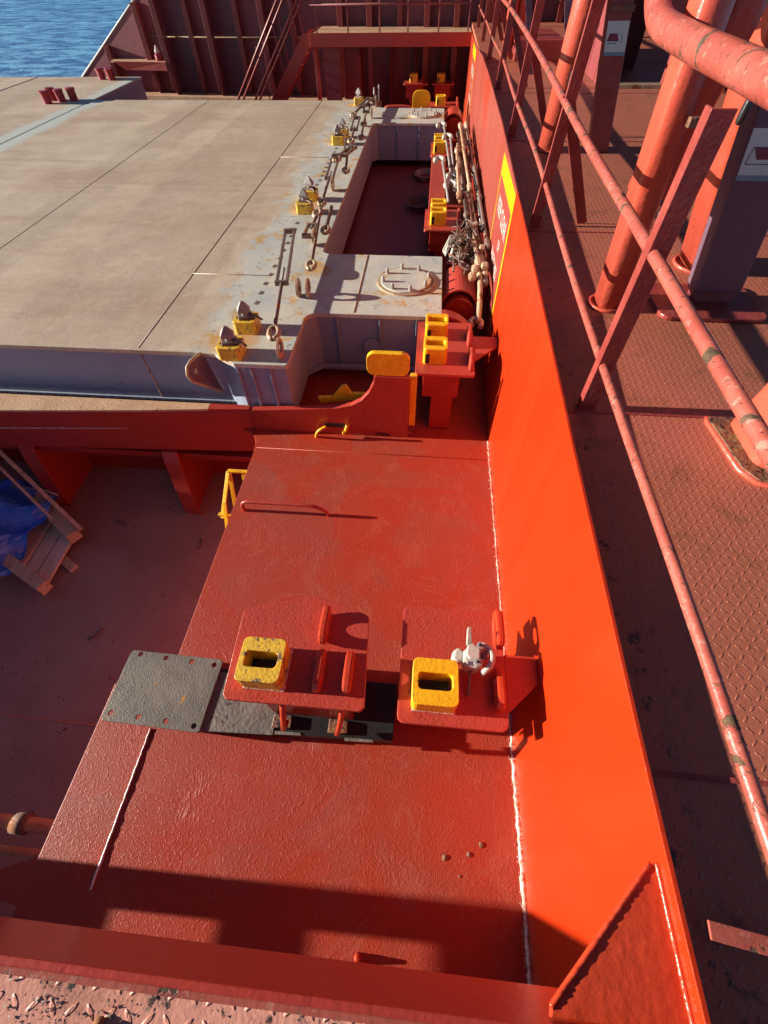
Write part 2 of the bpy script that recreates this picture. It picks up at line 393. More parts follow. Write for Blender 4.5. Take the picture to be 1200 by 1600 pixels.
# ================================================================ SETTING
sea = bmesh.new(); vs = [sea.verts.new(p) for p in ((-2500,-300,-9),(2500,-300,-9),(2500,5000,-9),(-2500,5000,-9))]; sea.faces.new(vs)
struct('sea', sea, 'sea')
dk = P([(-1.535,-1.6,0),(.57,-1.6,0),(.57,14,0),(-1.25,14,0),(-1.25,2.62,0),(-1.42,2.535,0),(-1.35,2.51,0),(-1.295,2.46,0),(-1.265,2.39,0),(-1.25,2.28,0),(-1.25,.52,0),(-1.535,.52,0)], (0,0,-.03))
struct('deck', dk, 'deck', .004)
fl = bmesh.new(); box(fl, -9, .5, -3, 2.95, -1.1, -1.0); struct('lower_deck', fl, 'floor')
# far floor under the hatches
fl = B(-16, -1.3, 2.95, 15, -.7, -.3); struct('hold_floor', fl, 'darkred')
# dark floor sheet inside the hatch cut-out, recess shade painted in
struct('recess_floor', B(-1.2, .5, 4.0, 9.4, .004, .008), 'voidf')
# raised walkway with checker plate, following the sheer
wk = bmesh.new(); ys = [-1.6, -.5, 1, 3, 5, 6, 7, 9, 11, 15]; a = []
for y in ys: a.append([wk.verts.new((x, y, WZ+sh(y)+dz)) for x, dz in ((.59, 0), (5.0, 0), (5.0, -.06), (.59, -.06))])
for i in range(len(ys)-1):
    for j in range(4): wk.faces.new((a[i][j], a[i][(j+1)%4], a[i+1][(j+1)%4], a[i+1][j]))
bmesh.ops.recalc_face_normals(wk, faces=wk.faces)
struct('walkway', wk, 'checker')
sm = bmesh.new()
for y in (.17, 1.455, 3.13, 4.9, 6.6, 8.4): box(sm, .60, 5, y-.006, y+.006, WZ+sh(y)-.01, WZ+sh(y)+.0035)
box(sm, 2.1, 2.112, -1, 9, WZ-.02, WZ+.0035)
struct('walkway_seams', sm, 'stan')
# cross walkway the photographer stands on
cw = Thing('cross_walkway', 'raised cross walkway with worn checker plate edge above a smooth red fascia', 'walkway', (-1, -.25, .96))
cw.add('tread_plate', B(-4.5, .569, -1.5, -.262, 1.228, 1.240), 'tread')
cw.add('fascia', B(-4.5, .569, -.262, -.248, .955, 1.252), 'coam', .003)
cw.add('edge_bar', B(-4.5, .569, -.274, -.2625, 1.241, 1.2455), 'pink', .002)
cw.add('lifting_lug', T([(-.50,-.315,1.24),(-.49,-.33,1.262),(-.46,-.35,1.258),(-.40,-.37,1.24)], .010), 'rusty')
# debris on it
db = bmesh.new()
for i in range(170):
    cx = random.choice([-.66, -.60, -.62, -.52, -.30, -.12, .0, -.45]) + random.gauss(0, .022); cy = -.305 + random.gauss(0, .014); s = random.uniform(.0012, .0038)
    v = [db.verts.new((cx+random.uniform(-s,s), cy+random.uniform(-s,s), 1.2405+random.uniform(0,s*1.2))) for _ in range(4)]
    for f in ((0,1,2),(0,1,3),(1,2,3),(0,2,3)): db.faces.new([v[i] for i in f])
o = mk('paint_flakes', db, 'strip'); o['kind'] = 'stuff'; o['label'] = 'pale flakes of old paint scattered on the worn edge of the cross walkway'; o['category'] = 'flakes'
# unseen plate added at the left; its slots and height shape the sunlight
ub = Thing('sun_blocker_plate', 'unseen slotted red plate added to shape sunlight under the cross walkway', 'bulkhead', (-3, -.9, -1))
pb = bmesh.new()
for y0, y1, z0, z1 in ((-.37,-.235,-1,1.70),(-1.5,-.37,-1,.45),(-1.5,-.37,.56,.65),(-1.5,-.37,.77,1.22)): box(pb, -3.02, -3.0, y0, y1, z0, z1)
bmesh.ops.remove_doubles(pb, verts=pb.verts, dist=1e-5)
ub.add('plate', pb, 'red')
# unseen platform added at the left to shade the lower deck
op = Thing('shade_platform', 'unseen low red platform added to shade the lower deck', 'platform', (-6.5, 0, -1))
op.add('deck_plate', B(-8.5, -5, -2.5, 2.9, -.06, 0), 'deck'); op.add('web', B(-8.4, -5.1, -2.4, 2.85, -1, -.06), 'coam')
# support web below the near deck
ws = Thing('deck_support', 'red web plate carrying the near deck', 'support', (-.3, 1, -1))
ws.add('web', B(-1.12, .55, -1.4, 2.5, -1.0, -.032), 'coam')

# side wall
pr = [(-1.6,1.235),(.3,1.25),(1.2,1.27),(2.3,1.315),(3.6,1.36),(5,1.41),(7,1.42),(8.5,1.40),(9.7,1.33),(11.0,1.28),(12.2,1.27)]
wl = Thing('side_wall', 'long bright orange side wall between the deck and the raised walkway', 'wall', (.57, 2, 0))
bm = P([(.571, y, z) for y, z in pr] + [(.571, 14, 1.27), (.571, 14, -1), (.571, -1.6, -1)], (.012, 0, 0))
wl.add('wall_plate', bm, 'wall', .002)
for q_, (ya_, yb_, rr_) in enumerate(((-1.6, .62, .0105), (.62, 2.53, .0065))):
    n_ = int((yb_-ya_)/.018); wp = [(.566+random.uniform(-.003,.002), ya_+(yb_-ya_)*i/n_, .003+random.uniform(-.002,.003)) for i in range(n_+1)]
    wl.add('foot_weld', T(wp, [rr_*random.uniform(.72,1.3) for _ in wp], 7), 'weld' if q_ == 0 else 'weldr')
sp = bmesh.new()
for i in range(420):
    y = random.uniform(-.42, .60) if i < 300 else random.uniform(.6, 2.5); x = .570-abs(random.gauss(0, .009))-.004; q = random.uniform(.0012, .0032)
    bmesh.ops.create_icosphere(sp, subdivisions=1, radius=q, matrix=Matrix.Translation((x, y, .001)))
    if i % 2: bmesh.ops.create_icosphere(sp, subdivisions=1, radius=q*.8, matrix=Matrix.Translation((.5705, y, abs(random.gauss(0, .010))+.006)))
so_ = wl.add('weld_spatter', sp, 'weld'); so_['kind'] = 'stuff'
def sign(y0, y1, z0, z1, top, lines, nm):
    X = .5692
    s = wl.add('painted_sign', B(X, .5712, y0, y1, z0, z1), 'wallold')
    fr = bmesh.new(); e = .032
    box(fr, X-.0012, X, y0, y0+e*1.5, z0-.05, z1); box(fr, X-.0012, X, y1-e, y1, z0-.05, z1)
    box(fr, X-.0012, X, y0+e*1.5, y1-e, z1-top, z1)
    wl.add('sign_border', fr, 'yelp', parent=None)
    return s
k = NT('faded_sign_paint'); M['wallold'] = k.fin(k.mix(k.ramp(k.noise(6, 5), .3, .7), (.26, .040, .028), (.30, .05, .038)), .4)
sign(3.50, 4.46, .42, 1.335, .13, None, 'a')
sign(9.95, 10.9, .30, 1.27, .13, None, 'b')
RT = (math.radians(90), 0, math.radians(-90))
for y0 in (3.97, 10.42):
    zt = 1.04 if y0 < 5 else .98
    text_mesh('lettering', 'KEEP CLEAR', .16, 'ltext', wl.o, (.5680, y0, zt), RT, wl.base, .78)
    text_mesh('lettering', 'OF', .11, 'ltext', wl.o, (.5680, y0-.1, zt-.17), RT, wl.base, .8)
    text_mesh('lettering', 'HATCHES', .14, 'ltext', wl.o, (.5680, y0, zt-.34), RT, wl.base, .8)
gs = Thing('corner_gusset', 'dark red triangular gusset joining the orange wall to the cross walkway', 'gusset', (.5, -.2, 1.2))
gs.add('plate', P([(.558,.0,1.19),(.548,-.005,1.19),(.318,-.225,1.19),(.312,-.246,1.19),(.57,-.246,1.19),(.57,-.01,1.19)], (0,0,.014)), 'redg', .004)
pts = [Vector((.555,-.002,1.204)), Vector((.315,-.232,1.204))]
wp = [pts[0].lerp(pts[1], i/50)+Vector((random.uniform(-.001,.001),)*3) for i in range(51)]
gs.add('weld', tube(bmesh.new(), wp, [.0048+random.uniform(-.0006,.0008) for _ in wp], 6), 'redg')
wp = [Vector((.5685, -.245+.245*i/50, 1.205)) for i in range(51)]
gs.add('weld', tube(bmesh.new(), wp, [.0055+random.uniform(-.0008,.0010) for _ in wp], 6), 'redg')

# seam weld on deck and small welded lug
mk_ = T([(-1.25+random.uniform(-.0015,.0015), -.30+.02*i, .0035) for i in range(32)], [.004+random.uniform(-.001,.0018) for _ in range(32)], 6)
M['seamw'] = paint('seam_glint_paint', (.88,.72,.66), (.90,.80,.75), 20, .3, 90, .002, spec=.7)  # near-white colour stands in for the sun glint on the seam
single('deck_weld_seam', mk_, 'seamw', 'thin weld seam with painted sun glint along the left side of the near deck', 'weld seam')
single('deck_stub', T([(-.10,-.40,-.002),(-.10,-.40,.02),(-.10,-.398,.045)], [.016,.014,.006], 8), 'redg', 'small upright red stub on the deck beside the near fascia', 'stub')
for i, (x, y, r) in enumerate(((.237,-.062,.013),(.342,-.043,.010),(.396,-.005,.011),(.30,-.12,.005))):
    bm = bmesh.new(); bmesh.ops.create_icosphere(bm, subdivisions=2, radius=r)
    for v in bm.verts: v.co *= random.uniform(.75, 1.15); v.co.z *= .35; v.co += Vector((x, y, .002))
    single('rust_lump', bm, 'rusty', ['largest olive rust lump on the near deck', 'middle rust lump on the near deck', 'rust lump closest to the orange wall', 'tiny rust lump nearest the deck shadow'][i], 'rust lump', group='rust lumps on the near deck')

# ================================================================ COAMING
cm = Thing('hatch_coaming', 'dark red hatch coaming with pale worn top running across below the grey hatch cover', 'coaming', (-2, 2.53, 0))
up = [(-1.3,.205),(-.9,.235),(-.62,.262),(-.50,.295),(-.42,.345),(-.36,.42),(-.325,.50),(-.315,.56),(-.066,.56),(-.066,0),(-.20,.0),(-.22,.03),(-.30,.045)]
bm = P([(x, 2.53, z) for x, z in up] + [(-.33,2.53,0),(-1.3,2.53,0)], (0,.045,0))
cm.add('raised_plate', bm, 'coam', .006)
bm = P([(-8,2.35,.212),(-3.4,2.37,.212),(-2.2,2.455,.212),(-1.62,2.51,.212),(-1.62,2.578,.212),(-8,2.578,.212)], (0,0,-.02)); cm.add('top_flange', bm, 'tanflange', .003)
cm.add('painted_flange', P([(-1.619,2.51,.212),(-1.301,2.53,.212),(-1.301,2.578,.212),(-1.619,2.578,.212)], (0,0,-.02)), 'coam', .002)
bm = P([(-8,2.36,.189),(-3.4,2.36,.189),(-2.2,2.43,.189),(-1.302,2.532,.189),(-1.302,2.532,-.21),(-2.2,2.50,-.21),(-8,2.46,-.21)], (0,.03,0)) if False else bmesh.new()
rows = [(-8,2.36,2.38,2.42),(-3.4,2.38,2.39,2.44),(-2.2,2.465,2.475,2.49),(-1.302,2.532,2.532,2.532)]
g = []
for x, ya, yb, yc in rows: g.append([bm.verts.new(p) for p in ((x,ya,.189),(x,yb,.02),(x,yb+.012,.0),(x,yc,-.25),(x,yc+.05,-.25),(x,ya+.05,.189))])
for i in range(3):
    for j in range(6): bm.faces.new((g[i][j], g[i][(j+1)%6], g[i+1][(j+1)%6], g[i+1][j]))
bm.faces.new(g[0]); bm.faces.new(g[-1][::-1]); bmesh.ops.recalc_face_normals(bm, faces=bm.faces)
cm.add('fascia', bm, 'coam', .003)
wp = [Vector((-3.6+.09*i, lerp(-3.6+.09*i, [-8,-3.4,-2.2,-1.3], [2.38,2.39,2.475,2.53])-.004, .012)) for i in range(15)]
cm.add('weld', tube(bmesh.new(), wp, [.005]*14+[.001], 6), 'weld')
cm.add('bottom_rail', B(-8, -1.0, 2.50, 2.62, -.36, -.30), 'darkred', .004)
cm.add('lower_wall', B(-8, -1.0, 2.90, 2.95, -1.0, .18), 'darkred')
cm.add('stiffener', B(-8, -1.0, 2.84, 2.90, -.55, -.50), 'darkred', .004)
for x in (-5.0, -3.46, -2.13):
    bm = P([(x, 2.50, -.26),(x, 2.90, -.26),(x, 2.90, -.999),(x, 2.36, -.999),(x, 2.34,-.92),(x,2.44,-.36)], (.02,0,0))
    br = cm.add('bracket', bm, 'coam', .003)
    bm = P([(x-.06, 2.47, -.26),(x-.06, 2.43,-.36),(x-.06,2.33,-.92),(x-.06,2.35,-.998),(x-.06,2.37,-.998),(x-.06,2.35,-.92),(x-.06,2.45,-.36),(x-.06,2.49,-.26)], (.14,0,0))
    cm.add('face_flat', bm, 'coam', .003, parent=br)
gp = rrect(-.365, -.072, .565, .735, .055, 0, 5)
gp = [(x, 2.535, z) for x, z, _ in gp if True]
gp = [(x, y, z) if z > .65 else (x, y, max(z, .565)) for x, y, z in gp]
cm.add('guide_plate', P(gp, (0, .04, 0)), 'yel', .003, label='bright yellow round-cornered guide plate')
cm.add('guide_pad', B(-.064, -.015, 2.56, 2.62, .10, .54), 'yel', .004)
# yellow locking lever through the coaming plate
lv = Thing('locking_lever', 'bright yellow bent locking lever hooked over the coaming plate', 'lever', (-.65, 2.5, .1))
lv.add('handle', T(smooth([(-.80,2.50,-.06),(-.79,2.48,.02),(-.76,2.47,.08),(-.70,2.49,.11)], 4), .011, 8), 'yel')
lv.add('pin', T([(-.57,2.50,.04),(-.545,2.49,.09),(-.53,2.49,.14)], .014, 8), 'yel')
lv.add('catch', P([(-.78,2.66,.25),(-.66,2.66,.26),(-.585,2.66,.36),(-.55,2.66,.37),(-.51,2.66,.30),(-.35,2.66,.30),(-.35,2.66,.26),(-.5,2.66,.24),(-.6,2.66,.22),(-.76,2.66,.20)], (0,.03,0)), 'yel', .003)
single('lever_slot_shade', B(-.72,-.56,2.524,2.5295,.075,.115), 'black', 'short black strip painted as slot shade on the red coaming plate behind the yellow lever', 'slot', .002)  # flat black strip painted for the dark inside the lever slot

# ================================================================ HATCH COVER
hc = Thing('hatch_cover', 'large flat grey and tan hatch cover with a rectangular cut-out on its right side', 'hatch cover', (-3, 6, .1))
def arc(cx, cy, r, a0, a1, n=5): return [(cx+r*math.cos(math.radians(a0+(a1-a0)*i/n)), cy+r*math.sin(math.radians(a0+(a1-a0)*i/n))) for i in range(n+1)]
out = [(-6.485,2.70),(-1.66,2.70),(-1.50,2.69)] + [(-1.40,2.62),(-1.33,2.585),(-.955,2.585)] + [(-.94,2.60),(-.94,3.17)] + arc(-.84,3.20,.1,180,90) + \
      [(.145,3.30),(.145,4.37)] + arc(-.92,4.45,.08,270,180) + arc(-.93,9.03,.07,180,90) + [(.14,9.10),(.14,10.08),(-.95,10.12),(-1.1,10.3),(-1.2,10.66),(-6.485,10.66)]
out.reverse()
hc.add('bottom_gasket', B(-6.47, -1.35, 2.70, 2.80, .03, .0995), 'dgrey')
hb = P([(x, y, .545) for x, y in out], (0, 0, .035))
hc.add('top_plate', hb, 'hatch', .004)
ins = [(-6.47,2.72),(-1.50,2.72),(-1.38,2.64),(-1.32,2.61),(-.965,2.61),(-.965,3.18),(-.86,3.325),(.125,3.325),(.125,4.345),(-.93,4.345),(-1.02,4.45),(-1.02,9.03),(-.93,9.125),(.12,9.125),(.12,10.05),(-.97,10.09),(-1.13,10.28),(-1.23,10.63),(-6.47,10.63)]
ins.reverse()
hc.add('side_plate', P([(x, y, .10) for x, y in ins], (0, 0, .4445)), 'grside', .003)
sm = bmesh.new()
for x, r in ((-2.10, .0045), (-4.23, .004)):
    tube(sm, [(x, 2.72, .5785), (x, 6, .5787), (x, 10.64, .5785)], r, 6)
tube(sm, [(-2.1, 3.9, .580), (-1.42, 3.9, .580)], .004, 6); tube(sm, [(-2.1, 7.3, .580), (-1.42, 7.3, .580)], .004, 6)
tube(sm, [(-.56, 3.32, .580), (-.56, 4.36, .580)], .005, 6)
tube(sm, [(-2.10, 2.718, .56), (-2.10, 2.718, .11)], .006, 6)
hc.add('weld_seam', sm, 'rod')
hc.add('bottom_bar', B(-6.47, -1.3, 2.70, 2.719, .115, .14), 'grside', .002)
for x in (-1.32, -1.22, -1.08): hc.add('web_stiffener', B(x-.008, x+.008, 2.59, 2.609, .11, .5445), 'grside', .002)
for x in (-.70, -.35, -.05): hc.add('web_stiffener', B(x-.006, x+.006, 3.30, 3.324, .11, .5445), 'grside', .002)
for x in (-.60, -.25): hc.add('web_stiffener', B(x-.006, x+.006, 9.10, 9.1245, .11, .5445), 'grside', .002)
hc.add('lower_lip', P([(-1.0,3.2,.10),(-.9,3.29,.10),(.12,3.29,.10),(.12,3.24,.10),(-.86,3.24,.10),(-.96,3.14,.10)], (0,0,.03)), 'grside', .003)
bm = bmesh.new(); lathe(bm, [(.07,-.012),(.07,0)], (-.42, 3.312, .30), 'Y', 20); hc.add('drain_cover', bm, 'grside')
# lifting lug at the front corner, its side coloured dark for shade
lo = [(-1.625,2.70,.57),(-1.665,2.60,.572),(-1.685,2.55,.55),(-1.69,2.525,.50),(-1.68,2.535,.44),(-1.60,2.64,.30),(-1.57,2.70,.22)]
lc = [(-1.655+.018*math.sin(a)*-.3, 2.60+.026*math.sin(a), .485+.026*math.cos(a)) for a in [0]]
lg_ = hc.add('lifting_lug', P(lo, (.022,.012,0)), 'box', .003)
hc.add('lug_edge', T([Vector(p)+Vector((.011,.006,0)) for p in lo], .011, 8), 'rod', parent=lg_)
hc.add('lug_hole', T([(-1.668,2.592,.49),(-1.634,2.604,.49)], .024, 12), 'white')
# stitched weld marks
y = 3.10
while y < 10.2:
    if not any(abs(y-c) < .22 for c in (5.4, 5.75, 7.95, 8.3)):
        x = -1.385+random.uniform(-.008,.008); hc.add('stitch_weld', P([(x-.022,y-.03,.5795),(x+.012,y-.035,.5795),(x+.020,y+.02,.5795),(x-.014,y+.028,.5795)], (0,0,.002)), 'dgrey')
    y += .165
def manhole(cx, cy, lab):
    bm = bmesh.new(); lathe(bm, [(.255,0),(.255,.012),(.232,.014),(.228,.008)], (cx, cy, .5795), 'Z', 36)
    m = hc.add('manhole_rim', bm, 'rod', label=lab)
    bm = bmesh.new(); lathe(bm, [(.222,0),(.222,.018),(.216,.020)], (cx, cy, .5805), 'Z', 36)
    c = hc.add('manhole_cover', bm, 'hatch', parent=m)
    for i in range(8):
        a = 2*math.pi*(i+.3)/8; b = bmesh.new(); lathe(b, [(.016,0),(.014,.035),(.006,.05)], (cx+.2*math.cos(a), cy+.2*math.sin(a), .598), 'Z', 8); hc.add('nut', b, 'galv', parent=m)
manhole(-.17, 3.86, 'rust-ringed round manhole on the near arm'); manhole(-.20, 9.62, 'round manhole on the far arm')
def oval_eye(cx, cy, z, h=.15, wd=.13, t=.020, axis='X', hole=.28):
    """flat pad-eye plate with a hole standing in the YZ (axis X) plane"""
    n = 16; o = []; i_ = []
    for j in range(n):
        a = 2*math.pi*j/n; s, c = math.sin(a), math.cos(a)
        o.append((wd/2*c*(1.0 if s > 0 else 1.1), h*.5+h*.5*s)); i_.append((wd*hole*c, h*.56+h*hole*.9*s))
    bm = bmesh.new(); R = []
    for lp in (o, i_):
        for dx in (-t/2, t/2):
            R.append([bm.verts.new((cx+dx, cy+p, z+q) if axis == 'X' else (cx+p, cy+dx, z+q)) for p, q in lp])
    o0, o1, i0, i1 = R
    for j in range(n):
        k_ = (j+1) % n
        bm.faces.new((o1[j],o1[k_],i1[k_],i1[j])); bm.faces.new((o0[k_],o0[j],i0[j],i0[k_])); bm.faces.new((o0[j],o0[k_],o1[k_],o1[j])); bm.faces.new((i0[k_],i0[j],i1[j],i1[k_]))
    bmesh.ops.recalc_face_normals(bm, faces=bm.faces); return bm
for x, y in ((-1.0, 2.68), (-1.05, 3.56), (-.97, 3.56), (-1.10, 4.55), (-1.16, 6.05), (-1.10, 8.9), (-1.05, 9.4), (-1.06, 10.2)):
    hc.add('pad_eye', oval_eye(x, y, .575), 'rod', .002)
SOCK = [(-1.36, 2.69), (-1.34, 3.03), (-1.36, 5.38), (-1.37, 5.75), (-1.38, 7.93), (-1.36, 8.27), (-1.37, 10.32)]
def socket_bm(cx, cy, z, s=.17, h=.11, hole=True):
    bm = bmesh.new()
    o = rrect(cx-s/2, cx+s/2, cy-s/2, cy+s/2, .022, 0, 4); i_ = rrect(cx-.067, cx+.067, cy-.032, cy+.032, .018, 0, 4)
    frame_plate(bm, o, i_, z, z+h); return bm
for x, y in SOCK:
    o = hc.add('socket', socket_bm(x, y, .58, .165, .10), 'yelb', .004); hc.add('socket_pit', B(x-.06,x+.06,y-.03,y+.03,.582,.60), 'black', parent=o)
# left, longer hatch cover
h2 = Thing('hatch_cover', 'longer hatch cover at the far left with red posts standing on it', 'hatch cover', (-9, 7.5, .1), None)
h2.add('top_plate', B(-14, -6.515, 2.7, 12.85, .545, .58), 'hatch', .004)
h2.add('side_plate', B(-13.98, -6.53, 2.72, 12.83, .10, .5445), 'grside')
h2.add('weld_seam', T([(-8.9,2.75,.581),(-8.9,12.8,.581)], .006, 6), 'rod')
for i, (x, y) in enumerate(((-7.22,10.35),(-7.03,10.50),(-7.27,10.62),(-6.86,10.62),(-7.27,12.58),(-7.12,12.70),(-7.02,12.50))):
    bm = bmesh.new(); lathe(bm, [(.070,0),(.075,.14),(.085,.15),(.085,.17),(.075,.175)], (x, y, .58), 'Z', 16)
    lab = ['front left red post of the near cluster on the left hatch','front right red post of the near cluster on the left hatch','rear left red post of the near cluster on the left hatch','rear right red post of the near cluster on the left hatch','left red post of the far cluster on the left hatch','rear red post of the far cluster on the left hatch','right red post of the far cluster on the left hatch'][i]
    single('stub_post', bm, 'oxblood', lab, 'stub post', group='red stub posts on the left hatch')

# ---- twist locks standing in the hatch sockets
def twistlock():
    t = Thing('twist_lock', '', 'twist lock', (0,0,0), 'twist locks in the yellow hatch sockets')
    t.add('collar', B(-.055,.055,-.045,.045,0,.035), 'dgrey', .008)
    bm = bmesh.new(); lathe(bm, [(.026,.03),(.024,.06)], (0,0,0), 'Z', 12); t.add('shaft', bm, 'galv')
    bm = bmesh.new(); lv = [(.045,.030,.055),(.048,.032,.075),(.030,.022,.105),(.008,.008,.135)]; R = []
    for a, b, z in lv: R.append([bm.verts.new(p) for p in ((-a,-b,z),(a,-b,z),(a,b,z),(-a,b,z))])
    for i in range(3):
        for j in range(4): bm.faces.new((R[i][j],R[i][(j+1)%4],R[i+1][(j+1)%4],R[i+1][j]))
    bm.faces.new(R[0][::-1]); bm.faces.new(R[-1]); t.add('cone', bm, 'galv', .004)
    t.add('lever', T([(.03,-.02,.03),(.08,-.06,.035),(.115,-.10,.025)], .008, 8), 'dgrey')
    return t
tl = twistlock()
labs = ['twist lock in the nearest yellow socket by the hatch corner lug', 'twist lock in the second yellow socket from the hatch front', 'rusty twist lock in the front socket of the middle pair', 'pale twist lock in the rear socket of the middle pair',
        'twist lock in the front socket of the third pair', 'twist lock in the rear socket of the third pair', 'twist lock in the farthest yellow socket by the hatch rear edge']
for i, (x, y) in enumerate(SOCK):
    r = tl.o if i == 0 else dup(tl.o, (0,0,0))
    r.location = (x, y, .665); r.rotation_euler = (0, 0, random.uniform(-.5, .5)); r['label'] = labs[i]

# ---- turnbuckles and lashing bars lying on the hatch
def lash(pa, pb, lab, frame=.5, mat='dgrey', grp='turnbuckles and lashing bars on the hatch cover', rr=.016, eye=True):
    pa, pb = Vector(pa), Vector(pb); d = (pb-pa); L_ = d.length; ang = math.atan2(d.y, d.x)-math.pi/2
    t = Thing('turnbuckle', lab, 'turnbuckle', (0,0,0), grp)
    f = L_*frame
    if frame > 0:
        for sx in (-.042, .042): t.add('frame_bar', B(sx-.011, sx+.011, L_-f, L_-.02, -.014, .014), mat, .003)
        t.add('end_block', B(-.058, .058, L_-f-.03, L_-f-.001, -.02, .02), mat, .006); t.add('end_block', B(-.058, .058, L_-.019, L_+.02, -.02, .02), mat, .006)
        t.add('screw', T([(0, L_-f*.75, 0), (0, L_-f, 0)], .011, 8), 'galv')
    t.add('rod', T([(0, .10, 0), (0, L_-f-(.03 if frame else 0), 0)], rr, 8), mat)
    if eye:
        n = 14; pts = [(.036*math.sin(2*math.pi*i/n), .05+.075*-math.cos(2*math.pi*i/n), 0) for i in range(n+1)]
        t.add('hook', T(pts, .019, 8), 'rod')
    t.o.location = pa; t.o.rotation_euler = (math.asin(d.z/L_), 0, ang)
    return t
ZH = .655
lash((-1.085,2.83,.645),(-1.33,4.55,.70), 'dark turnbuckle nearest the front corner of the hatch', .55)
lash((-1.01,3.90,ZH),(-1.19,5.55,.66), 'brown lashing bar beside the near dark turnbuckle', 0, 'rusty')
lash((-1.16,5.30,.68),(-1.25,6.95,.69), 'turnbuckle ending between the second and third socket pairs', .5)
lash((-1.06,6.45,ZH),(-1.20,7.75,.67), 'lashing bar beside the upper end of the recess', .35)
lash((-1.15,7.60,.68),(-1.22,8.85,.69), 'turnbuckle next to the third pair of sockets', .5)
lash((-1.09,8.60,ZH),(-1.16,9.80,.67), 'lashing bar near the far end of the hatch', .35)
lash((-1.30,8.95,.70),(-1.17,10.2,.68), 'farthest turnbuckle lying toward the rear socket', .5)
lash((-1.02,4.70,.64),(-1.06,5.35,.64), 'short dark bar close to the recess edge', 0, 'dgrey', rr=.02)
lash((-1.17,5.15,.66),(-1.16,4.55,.66), 'short rusty hook bar beside the pad eye', .4, 'rusty')
lash((-1.22,6.70,.70),(-1.10,7.45,.66), 'rusty turnbuckle body before the third socket pair', .6, 'rusty', rr=.02)
lash((-1.05,7.95,.64),(-1.12,9.15,.68), 'pale bar running past the third pair of sockets', 0, 'rod')
single('deck_seam', T([(-1.24,2.33,.001),(.56,2.33,.001)], .0035, 6), 'deck', 'faint raised seam crossing the deck just before the coaming', 'weld seam')
bm = bmesh.new(); tube(bm, [(-1.10,10.35,.58),(-1.10,10.36,.80)], .016, 8); tube(bm, [(-1.02,10.38,.58),(-1.02,10.38,.83)], .014, 8)
single('lashing_peg', bm, 'galv', 'two upright grey pegs at the far hatch edge', 'pegs')

# ================================================================ PEDESTALS
def lugc(t, x, y0, y1, z, h=.085, mat='redg', hole=True):
    n = 18; c = (y0+y1)/2; hw = (y1-y0)/2
    o = [(hw*math.cos(a), h*min(1, 1.15*math.sin(a))) for a in [math.pi*j/n for j in range(n+1)]]
    bm = bmesh.new()
    if hole:
        i_ = [(hw*.42*math.cos(2*math.pi*j/18), h*.5+h*.27*math.sin(2*math.pi*j/18)) for j in range(18)]
        ob = [(hw*math.cos(2*math.pi*j/18), h*.5+h*.5*max(-1, min(1, 1.35*math.sin(2*math.pi*j/18)))) for j in range(18)]
        R = []
        for lp in (ob, i_):
            for dx in (-.017, .017): R.append([bm.verts.new((x+dx, c+p, z+q)) for p, q in lp])
        o0, o1, i0, i1 = R
        for j in range(18):
            k_ = (j+1) % 18
            for f in ((o1[j],o1[k_],i1[k_],i1[j]),(o0[k_],o0[j],i0[j],i0[k_]),(o0[j],o0[k_],o1[k_],o1[j]),(i0[k_],i0[j],i1[j],i1[k_])): bm.faces.new(f)
        bmesh.ops.recalc_face_normals(bm, faces=bm.faces)
    else: prism(bm, [(x-.015, c+p, z+q) for p, q in o], (.03,0,0))
    return t.add('lug', bm, mat, .011)
Z = .55
p1 = Thing('container_pedestal', 'nearest left red pedestal with a worn yellow socket and three lugs', 'pedestal', (-.45, .6, 0), 'red container pedestals with yellow sockets')
pl = [(-.705,.378),(-.155,.378),(-.138,.395),(-.160,.775),(-.18,.79),(-.43,.86),(-.72,.775),(-.738,.755),(-.722,.398)]
p1.add('top_plate', P([(x,y,Z) for x,y in pl], (0,0,-.022)), 'red', .003)
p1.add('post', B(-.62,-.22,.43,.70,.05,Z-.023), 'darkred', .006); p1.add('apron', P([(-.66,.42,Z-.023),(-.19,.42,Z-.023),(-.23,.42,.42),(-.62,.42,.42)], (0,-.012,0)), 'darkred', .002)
p1.add('socket_pit', B(-.625,-.505,.487,.543,Z+.002,Z+.02), 'black')
s1 = p1.add('socket', socket_bm(-.565,.515,Z,.178,.115), 'yelb', .0035, label='chipped yellow socket')
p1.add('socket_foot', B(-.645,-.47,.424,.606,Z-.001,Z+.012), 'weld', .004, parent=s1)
lugc(p1,-.345,.62,.795,Z); lugc(p1,-.335,.425,.60,Z,.08); lugc(p1,-.215,.43,.60,Z,.08)
for x in (-.490, -.240): p1.add('eye_rod', T([(x,.43,.50),(x+.005,.375,.46),(x-.02,.355,.30),(x-.035,.345,.21),(x-.03,.38,.20)], .013, 8), 'redg')
p2 = Thing('container_pedestal', 'nearest right red pedestal with a clean yellow socket beside the orange wall', 'pedestal', (.2, .6, 0), 'red container pedestals with yellow sockets')
p2.add('top_plate', P(rrect(-.006,.432,.352,.845,.03,Z,4), (0,0,-.022)), 'red', .003)
p2.add('post', B(.06,.36,.44,.78,.01,Z-.023), 'darkred', .006)
p2.add('socket_pit', B(.075,.195,.459,.515,Z+.002,Z+.02), 'black')
s2 = p2.add('socket', socket_bm(.135,.487,Z,.178,.115), 'yel', .0035)
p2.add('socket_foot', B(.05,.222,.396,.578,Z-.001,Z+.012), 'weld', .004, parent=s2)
lugc(p2,.405,.655,.83,Z,.10); lugc(p2,.395,.42,.585,Z,.08)
p2.add('wall_bracket', P([(.433,.42,Z-.004),(.5705,.55,Z-.004),(.5705,.655,Z-.004),(.433,.655,Z-.004)], (0,0,-.014)), 'red', .002)
